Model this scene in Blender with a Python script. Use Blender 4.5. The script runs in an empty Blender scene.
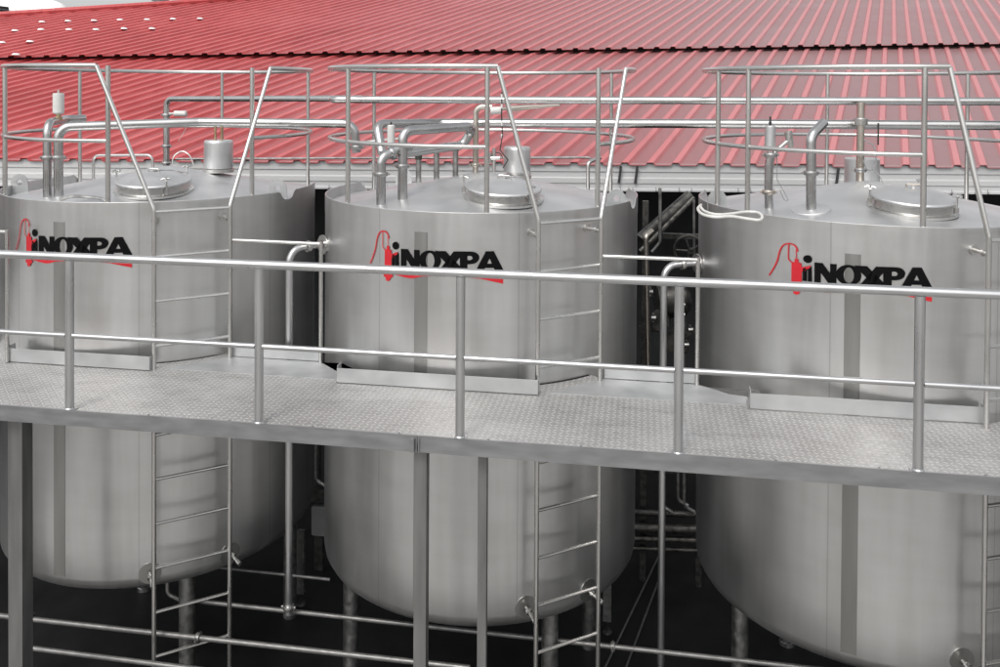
import bpy, bmesh, math, random
from mathutils import Vector, Matrix
random.seed(7)
PI = math.pi
S = bpy.context.scene
COL = S.collection

# ------------------------------------------------------------------ camera
FPX, CX, CY = 859.5, 500.0, 100.7          # focal length and principal point for a 1000 x 667 picture
PSI, PIT, ROLL = 0.1613, 0.014, 0.0058
CAMZ = 2.3208
def cam_axes():
    c, s = math.cos(PSI), math.sin(PSI)
    r = Vector((c, s, 0)); f = Vector((-s, c, 0)); u = Vector((0, 0, 1))
    f, u = f*math.cos(PIT) - u*math.sin(PIT), u*math.cos(PIT) + f*math.sin(PIT)
    r, u = r*math.cos(ROLL) + u*math.sin(ROLL), u*math.cos(ROLL) - r*math.sin(ROLL)
    return r, u, f
RV, UV, FV = cam_axes()
cd = bpy.data.cameras.new('camera'); cam = bpy.data.objects.new('camera', cd); COL.objects.link(cam)
M4 = Matrix((RV, UV, -FV)).transposed().to_4x4(); M4.translation = Vector((0, 0, CAMZ))
cam.matrix_world = M4
cd.sensor_width = 36; cd.sensor_fit = 'HORIZONTAL'; cd.lens = 36*FPX/1000.0
cd.shift_y = -(333.5 - CY)/1000.0; cd.clip_start = 0.05; cd.clip_end = 3000
S.camera = cam

# ------------------------------------------------------------------ world, sun, exposure
SUN_EL, SUN_AZ = math.radians(50), math.radians(196)     # azimuth clockwise from +Y: behind the camera, to the left
w = bpy.data.worlds.new('World'); S.world = w; w.use_nodes = True
nt = w.node_tree; nt.nodes.clear()
sky = nt.nodes.new('ShaderNodeTexSky'); sky.sky_type = 'NISHITA'; sky.sun_disc = False
sky.sun_elevation = SUN_EL; sky.sun_rotation = SUN_AZ; sky.dust_density = 4.0; sky.air_density = 1.2; sky.ozone_density = 1.0
hs = nt.nodes.new('ShaderNodeHueSaturation'); hs.inputs['Saturation'].default_value = 0.12; hs.inputs['Value'].default_value = 1.3
bg = nt.nodes.new('ShaderNodeBackground'); bg.inputs['Strength'].default_value = 0.15
wo = nt.nodes.new('ShaderNodeOutputWorld')
nt.links.new(sky.outputs[0], hs.inputs['Color']); nt.links.new(hs.outputs[0], bg.inputs[0]); nt.links.new(bg.outputs[0], wo.inputs[0])
sd = bpy.data.lights.new('sun', 'SUN'); sun = bpy.data.objects.new('sun', sd); COL.objects.link(sun)
sd.energy = 1.05; sd.angle = math.radians(16); sd.color = (1.0, 0.92, 0.83)
sdir = Vector((math.sin(SUN_AZ)*math.cos(SUN_EL), math.cos(SUN_AZ)*math.cos(SUN_EL), math.sin(SUN_EL)))
sun.rotation_euler = sdir.to_track_quat('Z', 'Y').to_euler()
S.view_settings.view_transform = 'Standard'; S.view_settings.look = 'None'
S.view_settings.gamma = 1.0; S.view_settings.exposure = 0.18; S.view_settings.use_curve_mapping = False
S.cycles.max_bounces = 8; S.cycles.sample_clamp_indirect = 6.0

# ------------------------------------------------------------------ picture point -> place
def ray(px, py):
    return FV + RV*((px-CX)/FPX) - UV*((py-CY)/FPX)
O = Vector((0, 0, CAMZ))
def atY(px, py, Y): d = ray(px, py); return O + d*(Y/d.y)
def atZ(px, py, Z): d = ray(px, py); return O + d*((Z-CAMZ)/d.z)
def atD(px, py, D): return O + ray(px, py)*D

# ------------------------------------------------------------------ materials
def nodes(name):
    m = bpy.data.materials.new(name); m.use_nodes = True
    n = m.node_tree; b = n.nodes['Principled BSDF']
    return m, n, b
def N(n, t, **kw):
    x = n.nodes.new(t)
    for k, v in kw.items():
        if k in x.inputs: x.inputs[k].default_value = v
        else: setattr(x, k, v)
    return x
def math_(n, op, a, b=None, c=None):
    x = n.nodes.new('ShaderNodeMath'); x.operation = op
    for i, v in enumerate((a, b, c)):
        if v is None: continue
        if isinstance(v, (int, float)): x.inputs[i].default_value = v
        else: n.links.new(v, x.inputs[i])
    return x.outputs[0]
def coords(n, scale=(1, 1, 1), kind='Object'):
    tc = n.nodes.new('ShaderNodeTexCoord'); mp = n.nodes.new('ShaderNodeMapping')
    mp.inputs['Scale'].default_value = scale
    n.links.new(tc.outputs[kind], mp.inputs[0]); return mp.outputs[0]
def noise(n, vec, scale, detail=4, rough=.55):
    x = n.nodes.new('ShaderNodeTexNoise'); x.inputs['Scale'].default_value = scale
    x.inputs['Detail'].default_value = detail; x.inputs['Roughness'].default_value = rough
    n.links.new(vec, x.inputs['Vector']); return x.outputs['Fac']
def ramp(n, fac, stops):
    x = n.nodes.new('ShaderNodeValToRGB')
    e = x.color_ramp.elements
    while len(e) < len(stops): e.new(0.5)
    for i, (p, c) in enumerate(stops):
        e[i].position = p; e[i].color = (c[0], c[1], c[2], 1) if isinstance(c, tuple) else (c, c, c, 1)
    n.links.new(fac, x.inputs[0]); return x.outputs[0]
def bump(n, b, h, strength, dist):
    x = n.nodes.new('ShaderNodeBump'); x.inputs['Strength'].default_value = strength; x.inputs['Distance'].default_value = dist
    n.links.new(h, x.inputs['Height']); n.links.new(x.outputs[0], b.inputs['Normal'])
def metal(name, c0, c1, r0, r1, scale=(6, 6, 6), nscale=3.0, metallic=1.0, bmp=0.0, spots=None):
    m, n, b = nodes(name); v = coords(n, scale)
    f = noise(n, v, nscale, 2, .45)
    col = ramp(n, f, [(0.3, c0), (0.7, c1)])
    n.links.new(col, b.inputs['Base Color']); b.inputs['Metallic'].default_value = metallic
    f2 = noise(n, v, nscale*1.6, 1.5, .4)
    n.links.new(ramp(n, f2, [(0.3, r0), (0.7, r1)]), b.inputs['Roughness'])
    if bmp: bump(n, b, f2, bmp, 0.01)
    return m
def shell_mat():
    # rolled stainless plate: fine upright brushing, plate to plate tone, weld rings, water marks
    m, n, b = nodes('stainless_shell')
    tc = n.nodes.new('ShaderNodeTexCoord'); sp = n.nodes.new('ShaderNodeSeparateXYZ'); n.links.new(tc.outputs['Object'], sp.inputs[0])
    az = math_(n, 'ARCTAN2', sp.outputs[0], math_(n, 'MULTIPLY', sp.outputs[1], -1.0))
    cb = n.nodes.new('ShaderNodeCombineXYZ'); n.links.new(az, cb.inputs[0]); n.links.new(math_(n, 'MULTIPLY', sp.outputs[2], 0.06), cb.inputs[1])
    cb.inputs[2].default_value = 0
    st = noise(n, cb.outputs[0], 7.0, 3, .5)                 # broad upright streaks
    fine = noise(n, cb.outputs[0], 30.0, 2, .5)
    cl = noise(n, coords(n, (1, 1, 1)), 1.6, 2.5, .45)           # cloudy tarnish
    lo = noise(n, coords(n, (1.2, 1.2, 5)), 2.0, 2, .5)
    mixv = math_(n, 'ADD', math_(n, 'MULTIPLY', st, .6), math_(n, 'ADD', math_(n, 'MULTIPLY', cl, .25), math_(n, 'MULTIPLY', lo, .15)))
    col = ramp(n, mixv, [(0.34, (.49, .487, .48)), (0.5, (.575, .575, .572)), (0.66, (.64, .643, .645))])
    # weld rings at plate courses
    def ring(z0, wd):
        d = math_(n, 'ABSOLUTE', math_(n, 'SUBTRACT', sp.outputs[2], z0))
        return math_(n, 'LESS_THAN', d, wd)
    def seam(a0, wd):
        d = math_(n, 'ABSOLUTE', math_(n, 'SUBTRACT', az, a0))
        return math_(n, 'LESS_THAN', d, wd)
    rg = math_(n, 'MAXIMUM', math_(n, 'MAXIMUM', ring(1.185, .005), ring(-0.35, .004)), seam(math.radians(-24), .0035))
    rg = math_(n, 'MAXIMUM', rg, math_(n, 'MAXIMUM', seam(math.radians(22), .003), seam(math.radians(68), .003)))
    mx = N(n, 'ShaderNodeMix', data_type='RGBA'); n.links.new(math_(n, 'MULTIPLY', rg, .35), mx.inputs[0])
    n.links.new(col, mx.inputs[6]); mx.inputs[7].default_value = (.25, .25, .25, 1)
    n.links.new(mx.outputs[2], b.inputs['Base Color'])
    b.inputs['Metallic'].default_value = 0.93
    rr = math_(n, 'ADD', math_(n, 'MULTIPLY', cl, .16), math_(n, 'MULTIPLY', fine, .1))
    n.links.new(math_(n, 'ADD', rr, .21), b.inputs['Roughness'])
    h = math_(n, 'ADD', math_(n, 'MULTIPLY', noise(n, cb.outputs[0], 5.0, 1.0, .4), 1.0), math_(n, 'MULTIPLY', noise(n, coords(n, (1, 1, .7)), 1.3, 1.0, .4), .8))
    bump(n, b, h, 0.35, 0.03)
    return m
def tread_mat():
    m, n, b = nodes('tread_plate')
    tc = n.nodes.new('ShaderNodeTexCoord'); sp = n.nodes.new('ShaderNodeSeparateXYZ'); n.links.new(tc.outputs['Object'], sp.inputs[0])
    def cellf(v, cell): return math_(n, 'DIVIDE', v, cell)
    u = cellf(sp.outputs[0], .043); v = cellf(sp.outputs[1], .043)
    fu = math_(n, 'FLOOR', u); fv = math_(n, 'FLOOR', v)
    par = math_(n, 'MODULO', math_(n, 'ABSOLUTE', math_(n, 'ADD', fu, fv)), 2.0)
    sg = math_(n, 'SUBTRACT', math_(n, 'MULTIPLY', par, 2.0), 1.0)
    x = math_(n, 'SUBTRACT', math_(n, 'FRACT', u), .5); y = math_(n, 'MULTIPLY', math_(n, 'SUBTRACT', math_(n, 'FRACT', v), .5), sg)
    a = math_(n, 'MULTIPLY', math_(n, 'ADD', x, y), .7071); c = math_(n, 'MULTIPLY', math_(n, 'SUBTRACT', x, y), .7071)
    a2 = math_(n, 'POWER', math_(n, 'DIVIDE', math_(n, 'ABSOLUTE', a), .5), 2.0); c2 = math_(n, 'POWER', math_(n, 'DIVIDE', math_(n, 'ABSOLUTE', c), .17), 2.0)
    e = math_(n, 'MAXIMUM', math_(n, 'SUBTRACT', 1.0, math_(n, 'ADD', a2, c2)), 0.0)
    e = math_(n, 'POWER', e, .5)
    cl = noise(n, coords(n), 1.1, 6, .65); c3 = noise(n, coords(n, (1, 1, 1)), 14, 5, .7)
    base = ramp(n, math_(n, 'ADD', math_(n, 'MULTIPLY', cl, .7), math_(n, 'MULTIPLY', c3, .3)),
                [(0.34, (.29, .282, .276)), (0.47, (.37, .365, .36)), (0.66, (.47, .47, .472))])
    gr = ramp(n, noise(n, coords(n, (.8, 2.2, 1)), 2.4, 6, .7), [(0.50, 0.0), (0.68, 1.0)])
    gm = N(n, 'ShaderNodeMix', data_type='RGBA'); n.links.new(math_(n, 'MULTIPLY', gr, .45), gm.inputs[0]); n.links.new(base, gm.inputs[6]); gm.inputs[7].default_value = (.21, .20, .192, 1)
    base = gm.outputs[2]
    mx = N(n, 'ShaderNodeMix', data_type='RGBA'); n.links.new(math_(n, 'MULTIPLY', math_(n, 'MULTIPLY', e, .75), math_(n, 'SUBTRACT', 1.0, math_(n, 'MULTIPLY', gr, .4))), mx.inputs[0])
    n.links.new(base, mx.inputs[6]); mx.inputs[7].default_value = (.70, .69, .68, 1)
    n.links.new(mx.outputs[2], b.inputs['Base Color'])
    b.inputs['Metallic'].default_value = 0.55
    n.links.new(math_(n, 'ADD', math_(n, 'MULTIPLY', cl, .2), .36), b.inputs['Roughness'])
    bump(n, b, e, 1.0, 0.007)
    return m
def roof_mat(name='painted_roof_sheet', c=((.32, .046, .046), (.42, .060, .063), (.50, .10, .10)), rg=(.34, .5), fc=(.43, .19, .20), fd=.8):
    m, n, b = nodes(name)
    v = coords(n, (1, 1, 1)); f = noise(n, v, .35, 5, .6); g = noise(n, coords(n, (7, .5, 1)), 1.5, 5, .7)
    h = noise(n, v, 22, 3, .7)
    k = math_(n, 'ADD', math_(n, 'MULTIPLY', f, .5), math_(n, 'MULTIPLY', g, .5))
    tc = n.nodes.new('ShaderNodeTexCoord'); sx = n.nodes.new('ShaderNodeSeparateXYZ'); n.links.new(tc.outputs['Object'], sx.inputs[0])
    fade = math_(n, 'ADD', math_(n, 'MULTIPLY', sx.outputs[0], .05), math_(n, 'ADD', math_(n, 'MULTIPLY', sx.outputs[1], .012), math_(n, 'MULTIPLY', f, .5)))
    fade = ramp(n, fade, [(0.0, 0.0), (.62, 1.0)])
    col = ramp(n, k, [(0.33, c[0]), (0.5, c[1]), (0.67, c[2])])
    sp = ramp(n, h, [(0.26, 1.0), (0.30, 0.0)])
    mx = N(n, 'ShaderNodeMix', data_type='RGBA'); n.links.new(math_(n, 'MULTIPLY', sp, .5), mx.inputs[0])
    fm = N(n, 'ShaderNodeMix', data_type='RGBA'); n.links.new(math_(n, 'MULTIPLY', fade, fd), fm.inputs[0]); n.links.new(col, fm.inputs[6]); fm.inputs[7].default_value = (fc[0], fc[1], fc[2], 1)
    n.links.new(fm.outputs[2], mx.inputs[6]); mx.inputs[7].default_value = (.10, .04, .035, 1)
    n.links.new(mx.outputs[2], b.inputs['Base Color'])
    n.links.new(ramp(n, f, [(0.3, rg[0]), (0.7, rg[1])]), b.inputs['Roughness'])
    b.inputs['IOR'].default_value = 1.5
    return m
def plain(name, c, r=.6, metallic=0.0, var=.15, nscale=6, spec=.5):
    m, n, b = nodes(name); f = noise(n, coords(n), nscale, 5, .6)
    lo = tuple(x*(1-var) for x in c); hi = tuple(min(1, x*(1+var)) for x in c)
    n.links.new(ramp(n, f, [(0.3, lo), (0.7, hi)]), b.inputs['Base Color'])
    b.inputs['Roughness'].default_value = r; b.inputs['Metallic'].default_value = metallic
    b.inputs['Specular IOR Level'].default_value = spec
    return m
M = {}
M['shell'] = shell_mat()
M['cone'] = metal('stainless_roof_plate', (.50, .505, .51), (.64, .645, .65), .34, .52, (1, 1, 1), 2.5, metallic=.85, bmp=.05)
M['strip'] = metal('dull_strip', (.27, .27, .262), (.33, .33, .32), .36, .46, (3, 3, .3), 4)
M['strip2'] = metal('faded_strip', (.32, .32, .312), (.38, .38, .37), .33, .43, (3, 3, .3), 4)
M['tube'] = metal('tube_steel', (.50, .495, .48), (.58, .575, .56), .24, .32, (1, 1, .6), 3, metallic=.95)
M['railpaint'] = metal('satin_rail_steel', (.46, .465, .47), (.55, .555, .56), .26, .38, (1.2, 1.2, .6), 3, metallic=.95)
M['pipe'] = metal('polished_pipe', (.42, .42, .42), (.50, .50, .495), .24, .32, (1.5, 1.5, 1.5), 3)
M['dullpipe'] = metal('weathered_pipe', (.24, .24, .235), (.42, .42, .41), .32, .5, (4, 4, 4), 4)
M['plate'] = metal('flat_plate', (.36, .37, .375), (.50, .51, .515), .34, .52, (1, 1, 1), 4, metallic=.6)
M['beam'] = metal('edge_channel', (.20, .205, .21), (.27, .275, .28), .38, .55, (1.5, 1.5, 6), 3, metallic=.7)
M['column'] = metal('column_steel', (.15, .15, .147), (.21, .21, .207), .4, .55, (3, 3, .5), 4, metallic=.7)
M['darksteel'] = metal('dark_machine_steel', (.03, .03, .03), (.10, .098, .09), .35, .6, (4, 4, 4), 4, metallic=.7)
M['tread'] = tread_mat()
M['roof'] = roof_mat()
M['roofdust'] = roof_mat('dust_dulled_roof_pan', ((.21, .040, .042), (.29, .056, .06), (.38, .085, .09)), (.36, .5), (.22, .135, .14), .92)
M['fascia'] = metal('galvanised_fascia', (.47, .475, .48), (.52, .525, .53), .45, .55, (.15, 1, 1), 2, metallic=.35)
M['black'] = plain('black_vinyl', (.003, .003, .0035), .6, var=.2, spec=.08)
M['red'] = plain('red_vinyl', (.44, .010, .018), .4, var=.08)
M['white'] = plain('white_paint', (.78, .78, .78), .5, var=.03)
M['ivory'] = plain('ivory_plastic', (.55, .55, .535), .4, var=.05)
M['hose'] = plain('white_hose_rubber', (.55, .55, .53), .5, var=.1)
M['rubber'] = plain('black_rubber', (.02, .02, .02), .6)
M['brick'] = plain('brown_render', (.30, .20, .13), .8, var=.15, nscale=1)
M['wallp'] = plain('shed_shade', (.030, .031, .033), .8, var=.3, nscale=2)  # near-black tone paints in the shade inside the open shed
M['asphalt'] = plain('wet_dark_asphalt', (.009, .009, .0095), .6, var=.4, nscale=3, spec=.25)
M['yard'] = plain('bounce_yard_surface', (.33, .325, .315), .85, var=.15, nscale=.8)
M['rust'] = metal('heat_tinted_tube', (.52, .47, .41), (.60, .56, .51), .24, .36, (1, 1, 1), 4)
M['grey'] = plain('grey_enamel', (.22, .225, .23), .5, var=.1)
M['bronze'] = metal('bronze_stem', (.40, .28, .16), (.55, .45, .3), .3, .5)

# ------------------------------------------------------------------ mesh helpers
def fin(bm, ang=33):
    for f in bm.faces: f.smooth = True
    lim = math.radians(ang)
    for e in bm.edges:
        if len(e.link_faces) == 2 and e.calc_face_angle(0) > lim: e.smooth = False
        elif len(e.link_faces) != 2: e.smooth = False
def obj(name, bm, mat, parent=None, recalc=True):
    if recalc: bmesh.ops.recalc_face_normals(bm, faces=bm.faces[:])
    fin(bm)
    me = bpy.data.meshes.new(name); bm.to_mesh(me); bm.free()
    me.materials.append(mat)
    o = bpy.data.objects.new(name, me); COL.objects.link(o)
    if parent:
        o.parent = parent
        top = parent
        while top.parent: top = top.parent
        if parent is top:
            me.transform(top.matrix_basis.inverted())
        else:
            me.transform(top.matrix_basis.inverted())
    return o
def thing(name, label, cat, loc, group=None, rz=0.0):
    o = bpy.data.objects.new(name, None); COL.objects.link(o); o.empty_display_size = .2
    o.location = loc; o.rotation_euler = (0, 0, rz)
    o.matrix_basis = Matrix.Translation(Vector(loc)) @ Matrix.Rotation(rz, 4, 'Z')
    o['label'] = label; o['category'] = cat
    if group: o['group'] = group
    return o
def structure(o): o['kind'] = 'structure'; return o
def box(bm, c, s, rot=None, bev=0.0):
    t = bmesh.new(); bmesh.ops.create_cube(t, size=1.0)
    for v in t.verts: v.co = Vector((v.co.x*s[0], v.co.y*s[1], v.co.z*s[2]))
    if bev: bmesh.ops.bevel(t, geom=t.edges[:], offset=bev, segments=2, affect='EDGES')
    if rot is not None: bmesh.ops.transform(t, matrix=rot, verts=t.verts)
    for v in t.verts: v.co += Vector(c)
    me = bpy.data.meshes.new('tmp'); t.to_mesh(me); t.free(); bm.from_mesh(me); bpy.data.meshes.remove(me)
def fillet(pts, r, n=7):
    pts = [Vector(p) for p in pts]; out = [pts[0]]
    for i in range(1, len(pts)-1):
        a, b, c = pts[i-1], pts[i], pts[i+1]
        d1 = (a-b); d2 = (c-b); l1, l2 = d1.length, d2.length
        d1.normalize(); d2.normalize(); ang = d1.angle(d2)
        if ang > PI-0.02: out.append(b); continue
        t = min(r/math.tan(ang/2), l1*.49, l2*.49); rr = t*math.tan(ang/2)
        p1 = b+d1*t; p2 = b+d2*t; cen = b + (d1+d2).normalized()*(rr/math.sin(ang/2))
        v1 = p1-cen; v2 = p2-cen; tot = v1.angle(v2); ax = v1.cross(v2)
        if ax.length < 1e-9: out.append(b); continue
        ax.normalize()
        for k in range(n+1):
            out.append(cen + Matrix.Rotation(tot*k/n, 3, ax) @ v1)
    out.append(pts[-1]); return out
def tube(bm, pts, r, segs=14, caps=True, closed=False, r_end=None):
    pts = [Vector(p) for p in pts]; n = len(pts)
    tang = []
    for i in range(n):
        a = pts[max(i-1, 0)] if not closed else pts[i-1]
        b = pts[min(i+1, n-1)] if not closed else pts[(i+1) % n]
        tang.append((b-a).normalized())
    t0 = tang[0]; nrm = t0.orthogonal().normalized()
    rings = []
    for i in range(n):
        if i:
            q = tang[i-1].rotation_difference(tang[i]); nrm = q @ nrm; nrm = (nrm - tang[i]*nrm.dot(tang[i])).normalized()
        bn = tang[i].cross(nrm)
        rad = r if r_end is None else r + (r_end-r)*i/(n-1)
        # widen mitres
        rings.append([bm.verts.new(pts[i] + (nrm*math.cos(2*PI*k/segs) + bn*math.sin(2*PI*k/segs))*rad) for k in range(segs)])
    m = n if closed else n-1
    for i in range(m):
        A, B = rings[i], rings[(i+1) % n]
        for k in range(segs):
            bm.faces.new((A[k], A[(k+1) % segs], B[(k+1) % segs], B[k]))
    if caps and not closed:
        bm.faces.new(rings[0][::-1]); bm.faces.new(rings[-1])
def lathe(bm, prof, c=(0, 0, 0), segs=48, a0=0.0, a1=2*PI, mat=None):
    c = Vector(c); full = abs(a1-a0-2*PI) < 1e-6
    n = segs if full else segs+1
    rings = []
    for r, z in prof:
        if r < 1e-6:
            p = Vector((0, 0, z)); p = (mat @ p if mat else p) + c
            rings.append([bm.verts.new(p)]); continue
        row = []
        for k in range(n):
            a = a0 + (a1-a0)*k/segs
            p = Vector((r*math.sin(a), -r*math.cos(a), z)); p = (mat @ p if mat else p) + c
            row.append(bm.verts.new(p))
        rings.append(row)
    for i in range(len(rings)-1):
        A, B = rings[i], rings[i+1]
        for k in range(segs):
            k2 = (k+1) % n
            if len(A) == 1 and len(B) == 1: continue
            if len(A) == 1: bm.faces.new((A[0], B[k2], B[k]))
            elif len(B) == 1: bm.faces.new((A[k], A[k2], B[0]))
            else: bm.faces.new((A[k], A[k2], B[k2], B[k]))
def cyl(bm, a, b, r, segs=20): tube(bm, [a, b], r, segs)
def prism(bm, pts2, to3, depth_vec):
    a = [bm.verts.new(to3(x, y)) for x, y in pts2]; b = [bm.verts.new(to3(x, y)+depth_vec) for x, y in pts2]
    bm.faces.new(a); bm.faces.new(b[::-1])
    for i in range(len(a)): j = (i+1) % len(a); bm.faces.new((a[i], b[i], b[j], a[j]))
def align(d):   # matrix turning +Z to direction d
    return Vector(d).to_track_quat('Z', 'Y').to_matrix()
def part(name, mat, parent, fn):
    bm = bmesh.new(); fn(bm); return obj(name, bm, mat, parent)
def P_tube(name, pts, r, mat, parent, fil=0.0, segs=14, closed=False, r_end=None):
    bm = bmesh.new(); tube(bm, fillet(pts, fil) if fil else pts, r, segs, closed=closed, r_end=r_end)
    return obj(name, bm, mat, parent)
def clamp(parent, p, d, r, name='clamp', mat=None):
    """two-bolt pipe clamp round a pipe of radius r at p, axis d"""
    bm = bmesh.new(); A = align(d)
    lathe(bm, [(r+.001, -.018), (r+.016, -.017), (r+.021, 0), (r+.016, .017), (r+.001, .018)], p, 24, mat=A)
    for sgn in (-1, 1):
        q = Vector(p) + A @ Vector((sgn*(r+.024), 0, 0))
        box(bm, q, (.022, .02, .018), A.to_4x4(), .002)
        cyl(bm, q + A @ Vector((0, -.022, 0)), q + A @ Vector((0, .026, 0)), .004, 8)
    return obj(name, bm, mat or M['pipe'], parent)

# ------------------------------------------------------------------ setting: ground, yard
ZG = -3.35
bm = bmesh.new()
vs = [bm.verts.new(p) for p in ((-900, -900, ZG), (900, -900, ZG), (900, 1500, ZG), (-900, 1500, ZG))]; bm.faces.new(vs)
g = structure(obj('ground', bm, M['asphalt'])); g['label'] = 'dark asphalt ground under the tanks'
bm = bmesh.new()
box(bm, (0, -28, ZG+.004+.04), (160, 65.6, .08), None)
g = structure(obj('bounce_yard', bm, M['yard'])); g['label'] = 'pale concrete yard added out of view to reflect light onto the tanks'  # unseen yard, added pale so the lower shells have something bright to reflect

bm = bmesh.new(); box(bm, (-11.5, -20, ZG+.1), (4.2, 49, .012)); g = structure(obj('reflected_strip', bm, M['asphalt'])); g['label'] = 'dark strip added on the unseen yard at left, for the tank reflections'  # both strips are unseen, added to give upright bands in the shell reflections
bm = bmesh.new(); box(bm, (10.5, -18, ZG+.1), (3.4, 45, .012)); g = structure(obj('reflected_strip', bm, M['asphalt'])); g['label'] = 'dark strip added on the unseen yard at right, for the tank reflections'
def opposite(x, y, wx, wy, h, lab, mat):
    t = thing('office_building', lab, 'building', (x, y, ZG), 'buildings across the yard')
    part('wall', mat, t, lambda bm: box(bm, (x, y, ZG+h/2+.09), (wx, wy, h)))
    part('roof', M['roof'], t, lambda bm: box(bm, (x, y, ZG+h+.2), (wx+.8, wy+.8, .18)))
    n_ = int(wx/3)
    for i in range(n_):
        for zz in (1.6, 4.6):
            if zz > h-1: continue
            xx = x-wx/2+1.5+i*(wx-3)/max(1, n_-1)
            wn = part('window', M['white'], t, lambda bm: box(bm, (xx, y+wy/2+.03, ZG+zz), (1.5, .06, 1.5)))
            part('pane', M['rubber'], wn, lambda bm: box(bm, (xx, y+wy/2+.05, ZG+zz), (1.3, .06, 1.3)))
opposite(-16, -32, 22, 9, 6.4, 'long two-storey rendered building across the yard behind the viewer', M['brick'])
opposite(15, -36, 24, 9, 3.9, 'low brown building across the yard behind the viewer', M['brick'])

# ------------------------------------------------------------------ warehouse behind
ZE = 1.30
E0 = atZ(0, 158, ZE); E1 = atZ(1000, 165.5, ZE)
ed = (E1-E0); ed.z = 0; ed.normalize()
rd = ray(892, -128); rd = rd / math.hypot(rd.x, rd.y)
pn = ed.cross(rd).normalized()
if pn.z < 0: pn = -pn
def onroof(px, py, off=0.0):
    d = ray(px, py); base = E0 + pn*off
    k = (base-O).dot(pn)/d.dot(pn); p = O + d*k - base
    # solve p = s*ed + t*rd
    a, b, c2, d2 = ed.dot(ed), ed.dot(rd), rd.dot(rd), 0
    e, f = p.dot(ed), p.dot(rd); det = a*c2-b*b
    return (e*c2-b*f)/det, (a*f-b*e)/det
def line_t(p0, p1):
    (s0, t0), (s1, t1) = onroof(*p0), onroof(*p1); k = (t1-t0)/(s1-s0)
    return lambda s: t0 + (s-s0)*k
up_edge = line_t((0, 62.5), (1000, 48.5))
ridge = line_t((0, 21), (300, 0))
wh = thing('warehouse', 'long low shed with red ribbed metal roof in two tiers, behind the tanks', 'building', (E0.x+5, E0.y+6, ZG))
def sheet(bm, s0, s1, tlo, thi, off, pitch=.35, wavy=False):
    prof = [(0, 0), (.218, 0), (.242, .040), (.326, .040), (.35, 0)]
    s = s0; row = []
    while s < s1:
        for x, h in prof[:-1]: row.append((s+x, h))
        s += pitch
    low, hi = [], []
    for x, h in row:
        j = 0
        a = E0 + ed*x + rd*(tlo(x)+j) + pn*(off+h); b_ = E0 + ed*x + rd*thi(x) + pn*(off+h)
        low.append(bm.verts.new(a)); hi.append(bm.verts.new(b_))
    # second skin 8 mm below gives the cut edge its thickness
    low2 = [bm.verts.new(v.co - pn*.010) for v in low]
    for i in range(len(row)-1):
        f = bm.faces.new((low[i], low[i+1], hi[i+1], hi[i])); f.material_index = 1 if (row[i][1] == 0 and row[i+1][1] == 0) else 0; bm.faces.new((low2[i+1], low2[i], low[i], low[i+1]))
r1 = part('roof', M['roof'], wh, lambda bm: sheet(bm, -45, 24, lambda s: -.10, lambda s: up_edge(s)+.6, 0.0))
r2 = part('upper_roof', M['roof'], wh, lambda bm: sheet(bm, -70, 40, lambda s: up_edge(s), ridge, .115))
for r_ in (r1, r2): r_.data.materials.append(M['roofdust'])
def cap(bm):
    for k in range(60):
        s = -60 + k*1.5
        a = E0 + ed*s + rd*(ridge(s)-.12) + pn*.175; b = E0 + ed*(s+1.497) + rd*(ridge(s+1.497)-.12) + pn*.175
        tube(bm, [a, b], .09, 8)
part('ridge_cap', M['roof'], wh, cap)
# closure strip under the upper sheets, dark
def clos(bm):
    for a, b in ((-70, -40), (-40, -20), (-20, 0), (0, 20), (20, 40)):
        p = [E0 + ed*s + rd*(up_edge(s)+.30) + pn*h for s, h in ((a, .01), (b, .01), (b, .105), (a, .105))]
        bm.faces.new([bm.verts.new(q) for q in p])
part('eaves_filler', M['rubber'], wh, clos)
# white fastener caps on the far left of the upper roof
f0 = None
for px, py in ((15, 31), (41, 30), (69, 30), (96, 30), (124, 29), (152, 29), (42, 22.3), (68, 21.4), (94, 21), (120, 20.3), (147, 20), (173, 19.4), (200, 19), (2, 43), (30, 42), (16, 55)):
    s, t = onroof(px, py, .16); p = E0 + ed*s + rd*t + pn*.16
    if f0 is None:
        bm = bmesh.new(); lathe(bm, [(0.0, .04), (.06, .035), (.085, .0), (.0, -.02)], (0, 0, 0), 10); f0 = obj('fastener_cap', bm, M['white'], None); f0.parent = wh; q = f0
    else:
        q = f0.copy(); COL.objects.link(q)
    q.location = wh.matrix_basis.inverted() @ p
# fascia: stepped galvanised trim below the roof edge
nrm = Vector((ed.y, -ed.x, 0))          # towards the tanks
def fascia(bm):
    pr = [(0, .02), (.05, .02), (.05, -.09), (.034, -.10), (.034, -.17), (.06, -.185), (.06, -.25), (.045, -.26), (.045, -.325), (.08, -.335), (.08, -.36), (.0, -.36)]
    a = [bm.verts.new(E0 - ed*40 + nrm*x + Vector((0, 0, z-.03))) for x, z in pr]
    b = [bm.verts.new(E0 + ed*30 + nrm*x + Vector((0, 0, z-.03))) for x, z in pr]
    for i in range(len(pr)): j = (i+1) % len(pr); bm.faces.new((a[i], a[j], b[j], b[i]))
    bm.faces.new(a); bm.faces.new(b[::-1])
fa = part('fascia', M['fascia'], wh, fascia)
def bolt(bm):
    p = Vector((0, 0, 0))
    cyl(bm, p, p + nrm*.018, .012, 6); cyl(bm, p + Vector((0, 0, -.004)), p + Vector((0, 0, .045)), .005, 6)
bm = bmesh.new(); bolt(bm); b0 = obj('bolt', bm, M['grey'], None)
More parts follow.
